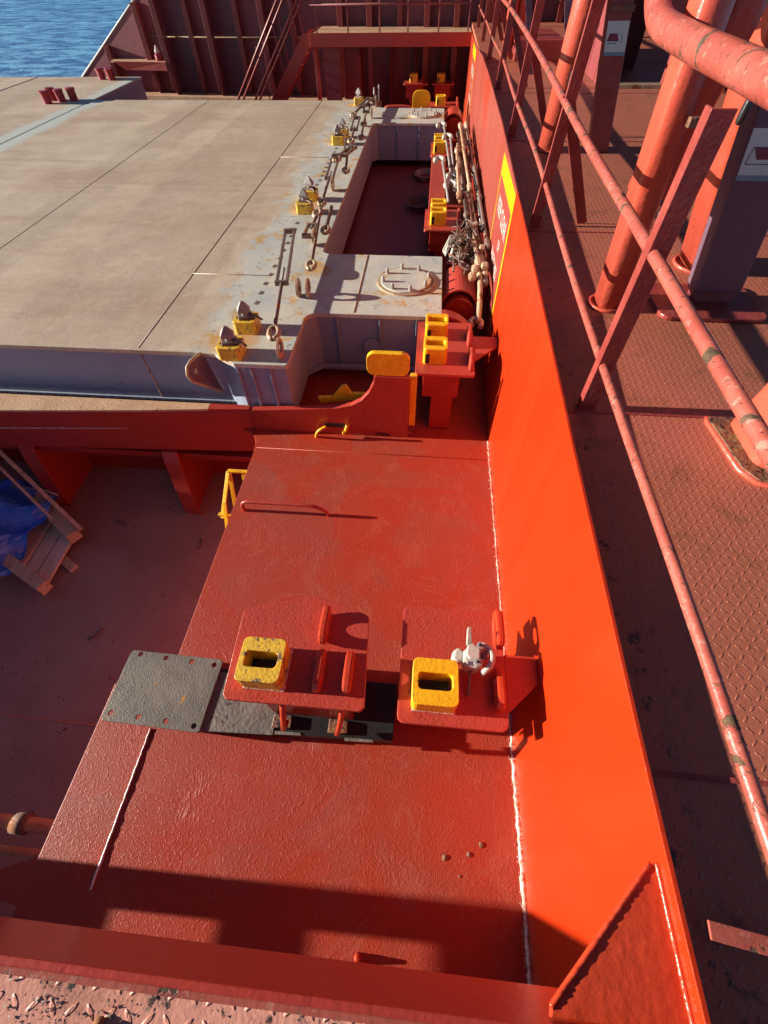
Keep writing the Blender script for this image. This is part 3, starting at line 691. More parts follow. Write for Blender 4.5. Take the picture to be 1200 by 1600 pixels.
p2.add('bracket_web', P([(.30,.60,Z-.024),(.5705,.60,Z-.024),(.5705,.60,.20),(.36,.60,.35)], (0,.012,0)), 'darkred')

def stand(x0, x1, y0, y1, socks, lab, zb=0, guide=False, ls=None):
    t = Thing('container_pedestal', lab, 'pedestal', ((x0+x1)/2, (y0+y1)/2, zb), 'red container pedestals with yellow sockets')
    t.add('top_plate', P(rrect(x0,x1,y0,y1,.02,Z,3), (0,0,-.022)), 'red', .003)
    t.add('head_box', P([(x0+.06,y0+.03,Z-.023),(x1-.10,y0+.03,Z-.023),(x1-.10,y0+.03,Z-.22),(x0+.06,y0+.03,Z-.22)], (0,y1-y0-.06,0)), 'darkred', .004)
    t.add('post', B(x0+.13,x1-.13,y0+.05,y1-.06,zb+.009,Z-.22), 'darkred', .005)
    for (x, y) in socks:
        so = t.add('socket', socket_bm(x, y, Z, .168, .125), 'yel', .008); t.add('socket_pit', B(x-.06,x+.06,y-.03,y+.03,Z+.002,Z+.02), 'black', parent=so)
        t.add('socket_slot', B(x-.068, x-.038, y-.0855, y-.0843, Z+.012, Z+.085), 'black', .0005, parent=so)
    for (x, a, b) in (ls or []): lugc(t, x, a, b, Z, .09, 'red', False)
    return t
t3 = stand(-.035,.385,2.60,3.28,[(.10,2.79),(.105,3.10)], 'red pedestal with two yellow sockets beside the near hatch arm and orange wall', ls=[(.355,2.64,2.86),(.35,2.93,3.15)])
t3.add('wall_bracket', P([(.386,3.10,Z-.004),(.5705,3.10,Z-.004),(.5705,2.98,Z-.004),(.386,2.78,Z-.004)], (0,0,-.014)), 'red', .002)
t3.add('brace', P([(.15,2.72,.50),(.35,2.72,.50),(.15,2.72,.28)], (0,.012,0)), 'darkred')
t4 = stand(-.05,.33,5.05,5.62,[(.09,5.24),(.09,5.48)], 'red pedestal with two yellow sockets at the near end of the red box beam', ls=[(.31,5.2,5.55)])
t5 = stand(-.04,.24,7.55,8.2,[(.08,7.72),(.08,8.02)], 'red pedestal with two yellow sockets at the far end of the red box beam')
t4b = single('box_beam', B(-.02,.17,5.625,7.545,.18,.545), 'red', 'red box beam linking two pedestals along the right of the recess', 'beam', .006)
t6 = stand(-.12,.40,10.35,10.75,[(.07,10.52)], 'red pedestal with one yellow socket behind the far hatch arm', ls=[(.36,10.4,10.7)])
t7 = stand(-.70,-.20,12.3,12.8,[(-.50,12.5)], 'left pedestal of the two under the far platform', ls=[(-.32,12.3,12.7)])
t8 = stand(-.12,.35,12.3,12.8,[(.06,12.5)], 'right pedestal of the two under the far platform', ls=[(.30,12.3,12.7)])
for t in (t3, t4, t5, t6, t7, t8): pass
gp2 = [(x, 10.75, z) for x, z, _ in rrect(-.44,-.12,.30,.70,.10,0,5)]
fg = Thing('guide_plate', 'yellow round-topped guide plate standing behind the far hatch arm', 'guide plate', (-.28,10.77,0))
fg.add('plate', P(gp2, (0,.04,0)), 'yel', .004); fg.add('foot', B(-.36,-.20,10.72,10.83,.0,.31), 'coam', .004)
single('curved_rail', T(smooth([(-1.0,10.8,.30),(-.95,10.8,.44),(-.85,10.8,.47),(-.55,10.8,.47),(-.42,10.8,.44)],4), .028, 8), 'red', 'low curved red pipe behind the far hatch arm', 'pipe')

# loose white twist lock on the near pedestal
wt = Thing('loose_twist_lock', 'loose white painted twist lock leaning against the yellow socket beside the orange wall', 'twist lock', (.28,.60,Z))
def blob(cx, cy, cz, sx, sy, sz, rot=0, seg=14, squeeze=1):
    bm = bmesh.new(); bmesh.ops.create_uvsphere(bm, u_segments=seg, v_segments=8, radius=1)
    for v in bm.verts:
        x, y, z = v.co; e = .55
        x, y, z = [math.copysign(abs(c)**e, c) for c in (x, y, z)]
        x, y, z = x*sx, y*sy, z*sz; c, s = math.cos(rot), math.sin(rot)
        v.co = (cx+x*c-y*s, cy+x*s+y*c, cz+z)
    for f in bm.faces: f.smooth = True
    return bm
wt.add('body', P([(.245,.580,Z+.02),(.262,.556,Z+.02),(.300,.552,Z+.02),(.325,.572,Z+.02),(.330,.610,Z+.02),(.312,.640,Z+.02),(.272,.645,Z+.02),(.248,.620,Z+.02)], (0,0,.085)), 'white', .010)
wt.add('upper_half', P([(.255,.600,Z+.106),(.268,.584,Z+.106),(.308,.580,Z+.106),(.312,.625,Z+.106),(.285,.648,Z+.106),(.262,.640,Z+.106)], (0,0,.018)), 'white', .005)
wt.add('jaw', T(smooth([(.325,.655,Z+.09),(.350,.640,Z+.10),(.362,.605,Z+.105),(.352,.570,Z+.10),(.330,.548,Z+.09),(.318,.540,Z+.07)],3), [.013]*14+[.009,.004], 6), 'white')
wt.add('cone', P([(.198,.588,Z+.035),(.215,.572,Z+.035),(.242,.585,Z+.035),(.246,.622,Z+.035),(.225,.640,Z+.035),(.206,.625,Z+.035)], (.006,0,.055)), 'white', .009)
wt.add('nose', P([(.262,.652,Z+.07),(.286,.656,Z+.07),(.280,.715,Z+.11),(.262,.712,Z+.11)], (0,0,.020)), 'white', .004)
for cx_, cy_ in ((.312,.640),(.300,.572)):
    bm = bmesh.new(); lathe(bm, [(.015,0),(.015,.016),(.007,.017)], (cx_,cy_,Z+.108), 'Z', 14); wt.add('bolt', bm, 'galv')
    bm = bmesh.new(); lathe(bm, [(.006,0),(.006,.004)], (cx_,cy_,Z+.1255), 'Z', 10); wt.add('bolt_pit', bm, 'black')
wt.add('plug', P([(.318,.590,Z+.106),(.340,.588,Z+.106),(.344,.625,Z+.106),(.322,.630,Z+.106)], (0,0,.008)), 'box', .002)
wt.add('slot', B(.262,.292,.562,.578,Z+.1055,Z+.1075), 'box')
wt.add('operating_rod', T([(.282,.57,Z+.08),(.278,.535,Z+.035),(.275,.47,Z+.014)], .009, 8), 'dgrey')

# grey plate with bolt holes and dark strip behind
gpz = .105
out_ = [(-1.455,.33),(-.955,.315),(-.945,.66),(-1.45,.67)]
gt = Thing('grey_cover_plate', 'square weathered grey steel cover plate with bolt holes overhanging the deck edge', 'cover plate', (-1.2,.49,.09))
bm = P([(x, y, gpz) for x, y in [(-1.462,.34),(-1.45,.322),(-.965,.308),(-.955,.318),(-.945,.648),(-.955,.662),(-1.442,.672),(-1.455,.66)]], (0,0,-.012))
gto = gt.add('plate', bm, 'grplate', .002)
cut = bmesh.new(); hp = [(-1.425,.36),(-1.28,.352),(-1.135,.345),(-.99,.335),(-1.40,.652),(-1.255,.645),(-1.11,.638),(-.985,.63)]
for x, y in hp: lathe(cut, [(.0135,-.05),(.0135,.05)], (x, y, gpz), 'Z', 14)
bmesh.ops.translate(cut, verts=cut.verts, vec=-gt.base)
cme = bpy.data.meshes.new('cut'); cut.to_mesh(cme); cut.free(); cob = bpy.data.objects.new('cut', cme); COL.objects.link(cob); cob.location = gt.base
bpy.context.view_layer.update()
md = gto.modifiers.new('b', 'BOOLEAN'); md.object = cob; md.operation = 'DIFFERENCE'; md.solver = 'EXACT'
bpy.context.view_layer.update()
dg = bpy.context.evaluated_depsgraph_get(); nm = bpy.data.meshes.new_from_object(gto.evaluated_get(dg)); gto.modifiers.clear(); gto.data = nm
bpy.data.objects.remove(cob)
st = Thing('steel_strip', 'long dirty steel strip lying across the deck under the two nearest pedestals', 'steel strip', (-.5,.42,0))
st.add('base_bar', P([(-1.05,.325,.088),(-.02,.355,.088),(-.02,.62,.088),(-1.05,.62,.088)], (0,0,-.086)), 'black', .002)
st.add('top_bar', P([(-1.0,.318,.089),(-.60,.330,.089),(-.60,.60,.089),(-1.0,.60,.089)], (0,0,.006)), 'strip', .002)
for x in (-.56, -.285): st.add('corroded_pad', P([(x-.05,.36,.10),(x+.045,.365,.10),(x+.04,.42,.10),(x-.05,.425,.10)], (0,0,.012)), 'rustbase', .004)
for x in (-.60, -.25): st.add('end_tab', P([(x+.0,.335,.089),(x+.14,.340,.089),(x+.13,.352,.089),(x,.350,.089)], (0,0,.004)), 'strip', .001)

single('grab_handle', T(smooth([(-1.16,1.72,-.005),(-1.162,1.72,.06),(-1.13,1.72,.095),(-1.05,1.72,.10),(-.72,1.72,.10),(-.62,1.72,.075),(-.575,1.72,.03),(-.57,1.72,-.005)], 5), .0125, 10), 'red', 'long low red grab handle welded to the open deck', 'grab handle')

# yellow ladder
ld = Thing('ladder', 'short bright yellow ladder hanging at the left deck edge below the coaming', 'ladder', (-1.32,1.95,-1))
for y in (1.80, 2.20):
    ld.add('side_rail', B(-1.40,-1.36,y-.006,y+.006,-.95,.10), 'yel', .002) if False else None
def bar(a, b, w_, t_, ax=(0,0,1)):
    a, b = Vector(a), Vector(b); d = (b-a).normalized(); u = d.cross(Vector(ax)).normalized()*w_/2; v = d.cross(u).normalized()*t_/2
    bm = bmesh.new(); vs = [bm.verts.new(p) for p in (a-u-v,a+u-v,a+u+v,a-u+v,b-u-v,b+u-v,b+u+v,b-u+v)]
    for f in ((3,2,1,0),(4,5,6,7),(0,1,5,4),(1,2,6,5),(2,3,7,6),(3,0,4,7)): bm.faces.new([vs[i] for i in f])
    bmesh.ops.recalc_face_normals(bm, faces=bm.faces); return bm
for pa, pb in (((-1.40,2.10,-.03),(-1.40,1.80,-.75)), ((-1.29,2.10,-.03),(-1.29,1.80,-.75)), ((-1.42,1.90,-.18),(-1.47,1.62,-.85)), ((-1.41,2.10,-.04),(-1.47,1.86,-.32))):
    ld.add('side_rail', bar(pa, pb, .03, .012), 'yel', .002)
for a_, b_ in (((-1.41,2.10,-.03),(-1.2,2.10,-.03)), ((-1.50,1.88,-.30),(-1.2,1.88,-.30)), ((-1.50,1.74,-.58),(-1.2,1.74,-.58))):
    ld.add('rung', bar(a_, b_, .03, .014), 'yel', .002)

# lashing rods stacked by the wall
def hook(t, p, s=1.0, mat='white'):
    x, y, z = p
    t.add('hook', T(smooth([(x,y,z),(x+.01,y+.05*s,z+.01),(x-.03*s,y+.09*s,z+.01),(x-.06*s,y+.06*s,z),(x-.05*s,y+.02*s,z)],4), .016*s, 8), mat)
rl = [('rod',.36,8.3,.42,5.7),('rodk',.40,8.6,.45,5.5),('rod',.43,8.7,.48,5.6),('rod',.46,8.6,.52,5.65),('rodk',.48,8.5,.54,5.8),('rod',.33,7.6,.33,5.55),('rod',.30,7.2,.30,5.5),
      ('rodk',.37,6.6,.43,4.4),('rodk',.40,6.0,.46,4.2),('rod',.43,5.7,.50,3.9),('rod',.40,5.5,.44,3.95),('rod',.46,5.6,.53,4.05),('rodk',.36,5.6,.38,4.4)]
names = ['far left brown', 'far left black', 'far middle brown', 'far right brown', 'far outermost black', 'short brown inner', 'shortest brown inner', 'long black middle', 'near black middle', 'near long brown', 'near inner brown', 'near outermost brown', 'near short black']
rl += [('rodk',.42,8.4,.46,5.2),('dgrey',.34,8.2,.36,5.9),('rodk',.47,7.6,.52,4.8),('dgrey',.39,7.0,.42,4.9),('rodk',.45,5.4,.50,3.8),('dgrey',.50,6.4,.54,4.3)]
names += ['thin far black inner', 'far rust brown inner', 'long black outer', 'rust brown middle', 'thin near black', 'rust brown outermost']
for i, (m, xa, ya2, xb, yb) in enumerate(rl):
    t = Thing('lashing_rod', names[i]+' lashing rod in the bundle against the orange wall', 'lashing rod', ((xa+xb)/2, (ya2+yb)/2, .6), 'lashing rods bundled beside the orange wall')
    z = .62+random.uniform(-.03,.06)+(.05 if i%3 == 0 else 0); zb = z+random.uniform(-.03,.04)
    t.add('shaft', T([(xa,ya2,z),((xa+xb)/2,(ya2+yb)/2,(z+zb)/2-.01),(xb,yb,zb)], .0175, 8), m)
    for f in (0, .04, .45, .97, 1): 
        kn = bmesh.new(); c = Vector((xa,ya2,z)).lerp(Vector((xb,yb,zb)), f); lathe(kn, [(.012,-.04),(.030,-.025),(.030,.025),(.012,.04)], c, 'Y', 10); t.add('knob', kn, 'rod' if m == 'rod' else 'dgrey')
for i, (xa, ya2, xb, yb, m) in enumerate(((.13,8.2,.25,6.1,'white'),(.22,7.6,.27,6.4,'white'),(.12,6.6,.20,5.6,'white'))):
    t = Thing('hook_rod', ['long white hooked rod leaning over the box beam', 'short white hooked rod beside the long one', 'white hooked rod nearest the yellow sockets'][i], 'hook rod', ((xa+xb)/2,(ya2+yb)/2,.6), 'white hooked rods by the lashing bundle')
    t.add('shaft', T([(xa,ya2,.72),(xb,yb,.62)], .014, 8), 'galv')
    hook(t, (xa,ya2,.72), 1.6); 
    if i < 2: hook(t, (xb+.02,yb-.12,.64), 1.8)
t = Thing('shackle_chain', 'cream painted shackle hanging at the near end of the rod bundle', 'shackle', (.46,3.7,.55))
t.add('shank', T(smooth([(.45,3.95,.66),(.46,3.75,.62),(.46,3.55,.52),(.45,3.42,.48)],4), .022, 8), 'rod'); hook(t, (.47,3.38,.46), 1.3)
for i in range(9):
    bm = bmesh.new(); lathe(bm, [(.012,-.03),(.035,-.018),(.035,.018),(.012,.03)], (.43+random.uniform(-.05,.06), 3.75+random.uniform(0,.7), .66+random.uniform(-.03,.05)), random.choice('XYZ'), 9); t.add('knuckle', bm, 'rod')
wb = bmesh.new()
for i in range(34):
    c = Vector((random.uniform(.22,.40), random.uniform(4.0,4.75), random.uniform(.60,.72)))
    pts = [c+Vector((random.uniform(-.07,.07), random.uniform(-.14,.14), random.uniform(-.04,.05))) for _ in range(5)]
    tube(wb, smooth(pts, 3), random.choice([.004,.006,.009]), 6)
o = single('wire_tangle', wb, 'dgrey', 'tangled heap of grey wire and webbing in the corner behind the manhole arm', 'wire tangle')
t = Thing('white_bracket', 'white painted angle bracket leaning at the corner of the hatch arm', 'bracket', (.2,4.45,.6))
t.add('blade', P([(.14,4.42,.60),(.20,4.5,.70),(.36,4.55,.70),(.36,4.52,.66),(.22,4.46,.65),(.17,4.36,.58)], (0,.02,.01)), 'white', .004)
t.add('stem', T([(.22,4.3,.60),(.26,4.45,.70)], .018, 8), 'white')
rk = Thing('rod_rack', 'low dark red rack carrying the bundle of lashing rods', 'rack', (.4,6,0))
for y in (4.3, 5.7, 7.0, 8.3): rk.add('crossbar', B(.18,.56,y-.03,y+.03,.50,.56), 'darkred', .004)
rk.add('long_rail', B(.52,.56,4.0,8.8,.35,.50), 'darkred', .004); 
for y in (4.3, 8.3): rk.add('leg', B(.40,.46,y-.03,y+.03,.005,.50), 'darkred', .003)
def roller(yc, lab):
    t = Thing('hatch_roller', lab, 'roller', (.3, yc, 0), 'dark red hatch rollers')
    bm = bmesh.new(); lathe(bm, [(.05,-.012),(.05,-.02),(.085,-.02),(.085,0),(.13,0),(.135,.012),(.135,.34),(.12,.35)], (.30, yc-.3, .40), 'Y', 32); t.add('drum', bm, 'darkred')
    o_ = [(.30+.165*math.cos(math.radians(a)), yc-.26, .43+.165*math.sin(math.radians(a))) for a in range(-5, 186, 10)]
    i2 = [(.30+.148*math.cos(math.radians(a)), yc-.26, .43+.148*math.sin(math.radians(a))) for a in range(185, -6, -10)]
    t.add('guard', P([(.135,yc-.26,.02)]+o_[::-1][:0]+[]+[(.465,yc-.26,.02)]+o_+[(.135,yc-.26,.02)][:0]+i2[:0], (0,.5,0)) if False else P(o_+i2, (0,.45,0)), 'red', .002)
    t.add('leg', B(.17,.44,yc-.22,yc+.1,.005,.36), 'darkred', .004); return t
roller(3.98, 'dark red hatch roller beside the near hatch arm'); roller(9.95, 'dark red hatch roller beside the far hatch arm'); 
single('curved_guard', P([(.14+.30*math.sin(math.radians(a))*1.0, 3.32, .30+.28*math.cos(math.radians(a))) for a in range(0,96,8)]+[(.14+.272*math.sin(math.radians(a)), 3.32, .30+.252*math.cos(math.radians(a))) for a in range(95,-1,-8)], (0,.10,0)), 'red', 'curved red guard strip behind the two tall yellow sockets', 'guard', .002)
# coils of wire and small things on recess floor
for i, (x, y) in enumerate(((-.16, 7.35), (-.10, 8.6))):
    bm = bmesh.new()
    for q in range(7): tube(bm, [(x+(.11+.012*q)*math.cos(a)*random.uniform(.95,1.05), y+(.17+.01*q)*math.sin(a), .02+.008*q) for a in [2*math.pi*j/16 for j in range(15)]], .007, 6)
    single('wire_coil' if i == 0 else 'rope_end', bm, 'dgrey' if i == 0 else 'galv', ['dark coil of wire on the recess floor', 'grey coil of rope near the far end of the recess'][i], 'coil')

# ================================================================ PALLET, TARP
pt = Thing('wooden_pallet', 'broken wooden pallet on the shaded lower deck at the left edge', 'pallet', (-3.4,1.75,-1))
ux = Vector((.83,-.55,0)); uy = Vector((.23,.97,0)).normalized()
def pb_(o, a, b, wv, z0, z1):
    a, b, wv = Vector(a), Vector(b), Vector(wv); return P([(a.x,a.y,z0),(b.x,b.y,z0),(b.x+wv.x,b.y+wv.y,z0),(a.x+wv.x,a.y+wv.y,z0)], (0,0,z1-z0))
def quadp(pts, z0, h): return P([(x, y, z0) for x, y in pts], (0,0,h))
pt.add('bearer', quadp([(-3.06,1.36),(-3.03,1.45),(-3.80,1.83),(-3.85,1.73)], -.93, .11), 'wood', .004)
pt.add('bearer', quadp([(-3.09,1.88),(-3.03,1.97),(-3.70,2.42),(-3.77,2.32)], -.93, .11), 'wood', .004)
pt.add('bearer', quadp([(-3.00,1.62),(-2.97,1.69),(-3.70,2.10),(-3.73,2.03)], -.998, .03), 'wood', .004)
for q in range(5):
    ox, oy = -.155*q, .080*q
    pt.add('board', quadp([(-3.105+ox,1.43+oy),(-3.125+ox,1.94+oy),(-3.262+ox,2.02+oy),(-3.245+ox,1.50+oy)], -.955-.006*(q%2), .024), 'woodl', .003)
tp = bmesh.new(); NX, NY = 26, 26; G = {}
for i in range(NX):
    for j in range(NY):
        u, v = i/(NX-1), j/(NY-1)
        x = -4.15+.80*u+.05*math.sin(7*v+2*u); y = 1.52+.88*v+.08*math.sin(6*u)
        z = -.83+.26*math.sin(math.pi*min(1,u*1.05))*math.sin(math.pi*v)+.045*math.sin(11*u+5*v)+.04*math.sin(17*v-6*u)+random.uniform(-.012,.012)
        if u > .75: x -= (u-.75)*.9*abs(v-.45)
        G[i, j] = tp.verts.new((x, y, z))
for i in range(NX-1):
    for j in range(NY-1): f = tp.faces.new((G[i,j],G[i+1,j],G[i+1,j+1],G[i,j+1]))
o = single('plastic_sheet', tp, 'tarp', 'crumpled blue plastic sheet heaped on the wooden pallet', 'plastic sheet')
sd = o.modifiers.new('s', 'SOLIDIFY'); sd.thickness = .004
pole = Thing('timber_pole', 'pair of thin timber battens leaning down onto the pallet', 'battens', (-3.5,2.4,-.8))
pole.add('batten', bar((-4.00,2.62,-.30),(-2.97,1.96,-.80),.035,.02), 'wood', .003); pole.add('batten', bar((-4.05,2.55,-.36),(-3.25,2.02,-.74),.025,.02), 'wood', .003)
bm = T([(-3.75,2.30,-.66),(-3.42,2.28,-.66),(-3.30,2.26,-.70)], .012, 8); single('metal_pipe', bm, 'galv', 'thin grey pipe lying behind the blue sheet', 'pipe')
for i_, (x, y, a) in enumerate(((-2.55,1.05,.4),(-1.95,1.95,1.2),(-2.75,2.15,2.2))):
    single('scrap_wire', T(smooth([(x,y,-.993),(x+.06*math.cos(a),y+.06*math.sin(a),-.98),(x+.13*math.cos(a+.5),y+.12*math.sin(a+.5),-.993)],4), .006, 6), 'dgrey',
           ['bent scrap of dark wire in the middle of the lower deck','bent scrap of dark wire near the right coaming bracket','bent scrap of dark wire by the pallet end'][i_], 'wire scrap', group='wire scraps on the lower deck')
# pipes at the lower left
lp = Thing('deck_pipes', 'two parallel pale topped pipes low at the left edge beside the deck', 'pipes', (-2.2,-.1,-.5))
lp.add('pipe', T([(-4.5,-.135,-.55),(-1.5,-.135,-.55)], .035, 12), 'tanflange'); lp.add('pipe', T([(-4.5,-.255,-.55),(-1.5,-.255,-.55)], .022, 12), 'tanflange')
lp.add('coupling', T([(-2.1,-.135,-.55),(-2.02,-.135,-.55)], .05, 12), 'dgrey')
single('orange_bracket', P([(-2.2,-.40,-.50),(-1.66,-.20,-.36),(-1.60,-.46,-.36)], (.01,.0,-.03)), 'post', 'bright orange triangular bracket at the left edge beside the near fascia', 'bracket')
mc = bmesh.new(); tube(mc, [(-7,.455,-.999),(-1.2,.44,-.999)], .007, 6); o = struct('floor_seam', mc, 'floor')

# ================================================================ GUARD RAIL
gr = Thing('guard_rail', 'long faded red guard rail with angle posts along the raised walkway', 'guard rail', (.68,4,WZ))
YS = [-.28, 1.46, 3.20, 5.00, 6.80, 8.6, 10.3, 12.0, 13.4]
RX = lambda y: .665+.012*sh(y)/.14
for i, y in enumerate(YS):
    z0 = WZ+sh(y); H = .99 if i > 1 else .925; x = .645 if i > 1 else .66
    lean = 0.0 if i == 1 else .05
    if i == 0: H = .03; continue
    bm = bmesh.new()
    prism(bm, [(x, y, z0),(x+.062, y, z0),(x+.062+lean*1.1, y, z0+H),(x+lean*1.1, y, z0+H)], (0,.008,0))
    prism(bm, [(x, y+.008, z0),(x+.008, y+.008, z0),(x+lean*1.1+.008, y+.008, z0+H),(x+lean*1.1, y+.008, z0+H)], (0,.035 if i==1 else .012,0))
    s = gr.add('stanchion', bm, 'stan', .002)
    if i > 1: gr.add('brace', bar((x+.05, y+.03, z0+.62),(x+.34, y+.06, z0),.06,.010,(0,1,0)), 'stan', .002)
    gr.add('weld_foot', B(x-.012,x+.075,y-.012,y+.02,z0-.01,z0+.006), 'stan', .003, parent=s)
def rail(dz, r, ya_=-1.4, yb_=13.6, xo=.034, n=60):
    pts = []
    for i in range(n+1):
        y = ya_+(yb_-ya_)*i/n; pts.append((RX(y)+xo-.02+(.006*math.sin(y*2.1)), y, WZ+sh(y)+dz+.006*math.sin(y*1.7+dz*9)))
    return T(pts, r, 12)
gr.add('lower_rail', rail(.215, .0155, -.3), 'pink')
gr.add('middle_rail', rail(.590, .0185), 'pink')
tr = smooth([(.765,.2,2.18),(.76,1.0,2.185),(.75,1.6,2.19),(.745,2.05,2.195),(.75,2.30,2.205),(.76,2.45,2.24),(.77,2.55,2.305),(.775,2.6,2.42)], 6)
gr.add('top_rail', T(tr, .040, 16), 'pink')
pts = [(RX(y)+.05, y, WZ+sh(y)+.985) for y in [2.9+.5*i for i in range(22)]]
gr.add('top_rail', T(pts, .019, 12), 'pink')
single('flat_bar', bar((.625,-.095,1.235),(.80,-.118,1.235),.03,.012), 'pink', 'short faded flat bar stub at the bottom right of the walkway', 'flat bar', .002)

# ================================================================ COLUMNS
def col(name, lab, cat, pa, pb, r, mat, foot=None, flat=False, grp=None):
    t = Thing(name, lab, cat, pa, grp)
    bm = bmesh.new(); pa, pb = Vector(pa), Vector(pb); seg = 24; R = []
    for c in (pa, pa.lerp(pb,.5), pb):
        ring = []
        for j in range(seg):
            a = 2*math.pi*j/seg; x, y = r*math.cos(a), r*math.sin(a)
            if flat: x = max(x, -r*.62)
            ring.append(bm.verts.new(c+Vector((x, y, 0))))
        R.append(ring)
    for i in range(2):
        for j in range(seg): f = bm.faces.new((R[i][j],R[i][(j+1)%seg],R[i+1][(j+1)%seg],R[i+1][j])); f.smooth = not flat or True
    bm.faces.new(R[0][::-1]); bm.faces.new(R[-1]); t.add('shaft', bm, mat)
    bm = bmesh.new(); wpts = [(pa.x+(r+.004)*math.cos(a), pa.y+(r+.004)*math.sin(a), pa.z+.006) for a in [2*math.pi*j/24 for j in range(25)]]
    if pa.z < 1.6: t.add('foot_weld', tube(bm, wpts, .010, 6, False), mat)
    return t
zc = WZ+sh(2.3)
c = col('bridge_column', 'tall orange round-edged column nearest the rail, passing behind the bent top rail', 'column', (.935,2.29,zc), (.835,2.29,3.0), .078, 'post', flat=True, grp='orange columns on the walkway')
c.add('strap', T([(.99,2.22,1.66),(1.03,2.20,1.665),(1.045,2.22,1.66)], .010, 8), 'black'); c.add('lash_knob', blob(.985,2.215,1.665,.018,.016,.022), 'black')
c = col('bridge_column', 'orange branch column splitting off the one nearest the rail', 'column', (.94,2.36,1.70), (1.12,2.46,3.0), .095, 'post', flat=True, grp='orange columns on the walkway')
c = col('bridge_column', 'orange column with a bright ridge behind the plum box column', 'column', (1.53,2.74,WZ+sh(2.7)), (1.06,2.52,3.0), .115, 'post', flat=True, grp='orange columns on the walkway')
c = col('bridge_column', 'orange pipe column farther along the walkway between two rail posts', 'column', (.955,4.68,WZ+sh(4.7)), (1.02,4.68,3.1), .092, 'post', grp='orange columns on the walkway')
c.add('clamp', B(.965,1.035,4.565,4.59,1.70,1.78), 'black', .006); c.add('turn_hook', T([(1.01,4.56,1.70),(.99,4.55,1.60),(1.0,4.55,1.52)], .010, 8), 'galv')
for i, (x, y, r_) in enumerate(((.93,8.9,.07),(1.06,8.9,.06),(1.30,10.6,.08))):
    col('bridge_column', ['far left slim orange column at the end of the walkway','far right slim orange column at the end of the walkway','farthest orange column by the bulwark'][i], 'column', (x,y,WZ+sh(y)), (x+.02,y,3.2), r_, 'post', grp='orange columns on the walkway')
def labelled(t, org, ux_, uz_, w_, h_, flip):
    """label sheet on a column face: org lower-left corner"""
    org, ux_, uz_ = Vector(org), Vector(ux_), Vector(uz_); nrm = ux_.cross(uz_).normalized()
    def q(u0, v0): return org+ux_*u0*w_+uz_*v0*h_
    def sheet(pts, off, th=.0008): 
        return P([q(u, v)+nrm*off for u, v in pts], nrm*th)
    s = t.add('label_sheet', sheet([(0,0),(1,0),(1,1),(0,1)], .0005), 'label')
    t.add('label_band', sheet([(0,0),(1,0),(1,.11),(0,.11)], .0016), 'labelband', parent=s)
    if flip:
        t.add('label_mark', sheet([(.06,.44),(.62,.44),(.52,.64),(.16,.64)], .0016), 'plum', parent=s)
        bm = bmesh.new()
        for a_, b_ in (((.10,.36),(.48,.36)),((.48,.36),(.50,.42)),((.70,.62),(.78,.52)),((.78,.52),(.74,.38)),((.06,.44),(.62,.44)),((.16,.64),(.52,.64))):
            tube(bm, [q(*a_)+nrm*.002, q(*b_)+nrm*.002], .0016, 5)
        t.add('label_lines', bm, 'ink', parent=s)
    else:
        t.add('label_mark', sheet([(.16,.64),(.84,.64),(.76,.42),(.26,.42)], .0016), 'plum', parent=s)
        bm = bmesh.new()
        for a_, b_ in (((.12,.65),(.86,.65)),((.12,.65),(.06,.33)),((.06,.33),(.58,.33)),((.58,.33),(.60,.41)),((.14,.64),(.25,.42))):
            tube(bm, [q(*a_)+nrm*.002, q(*b_)+nrm*.002], .0014, 5)
        t.add('label_lines', bm, 'ink', parent=s)
# plum box column (leaning brace)
bx = Thing('box_brace', 'broad dark plum box brace with a pale label, standing on a round-cornered foot plate', 'brace', (1.40,2.34,WZ))
a0 = Vector((1.345,2.30,1.30)); a1 = Vector((1.175,2.30,2.16)); wx = Vector((.225,0,0))
bx.add('shaft', P([a0, a0+wx, a1+wx, a1], (0,.12,0)), 'box', .012)
bx.add('shoe', P([(1.35,2.31,1.30),(1.565,2.31,1.30),(1.54,2.31,1.245),(1.38,2.31,1.245)], (0,.10,0)), 'maroon', .004)
bx.add('foot_plate', P(rrect(1.17,1.68,2.15,2.50,.05,WZ+.035,4), (0,0,.020)), 'stan', .004)
uz = (a1-a0); un = uz.normalized(); bu = a0+uz*((1.765-1.30)/.86)
labelled(bx, bu+Vector((.006,-.0005,0)), (1,0,0), un, .215, .17, False)
# far labelled box column
bx2 = Thing('box_brace', 'slim dark red box brace with a small pale label, between two rail posts farther along', 'brace', (1.3,4.64,WZ))
a0 = Vector((1.27,4.62,WZ+sh(4.6))); a1 = Vector((1.11,4.62,2.2)); wx = Vector((.155,0,0))
bx2.add('shaft', P([a0, a0+wx, a1+wx, a1], (0,.10,0)), 'stan', .006)
uz = (a1-a0); un = uz.normalized(); bu = a0+uz*((1.85-a0.z)/(2.2-a0.z))
labelled(bx2, bu+Vector((.004,-.0005,0)), (1,0,0), un, .145, .17, True)
bx2.add('cap_band', P([(1.135,4.615,2.06),(1.30,4.615,2.06),(1.295,4.615,2.09),(1.13,4.615,2.09)], (0,-.012,0)), 'rustbase', .002)
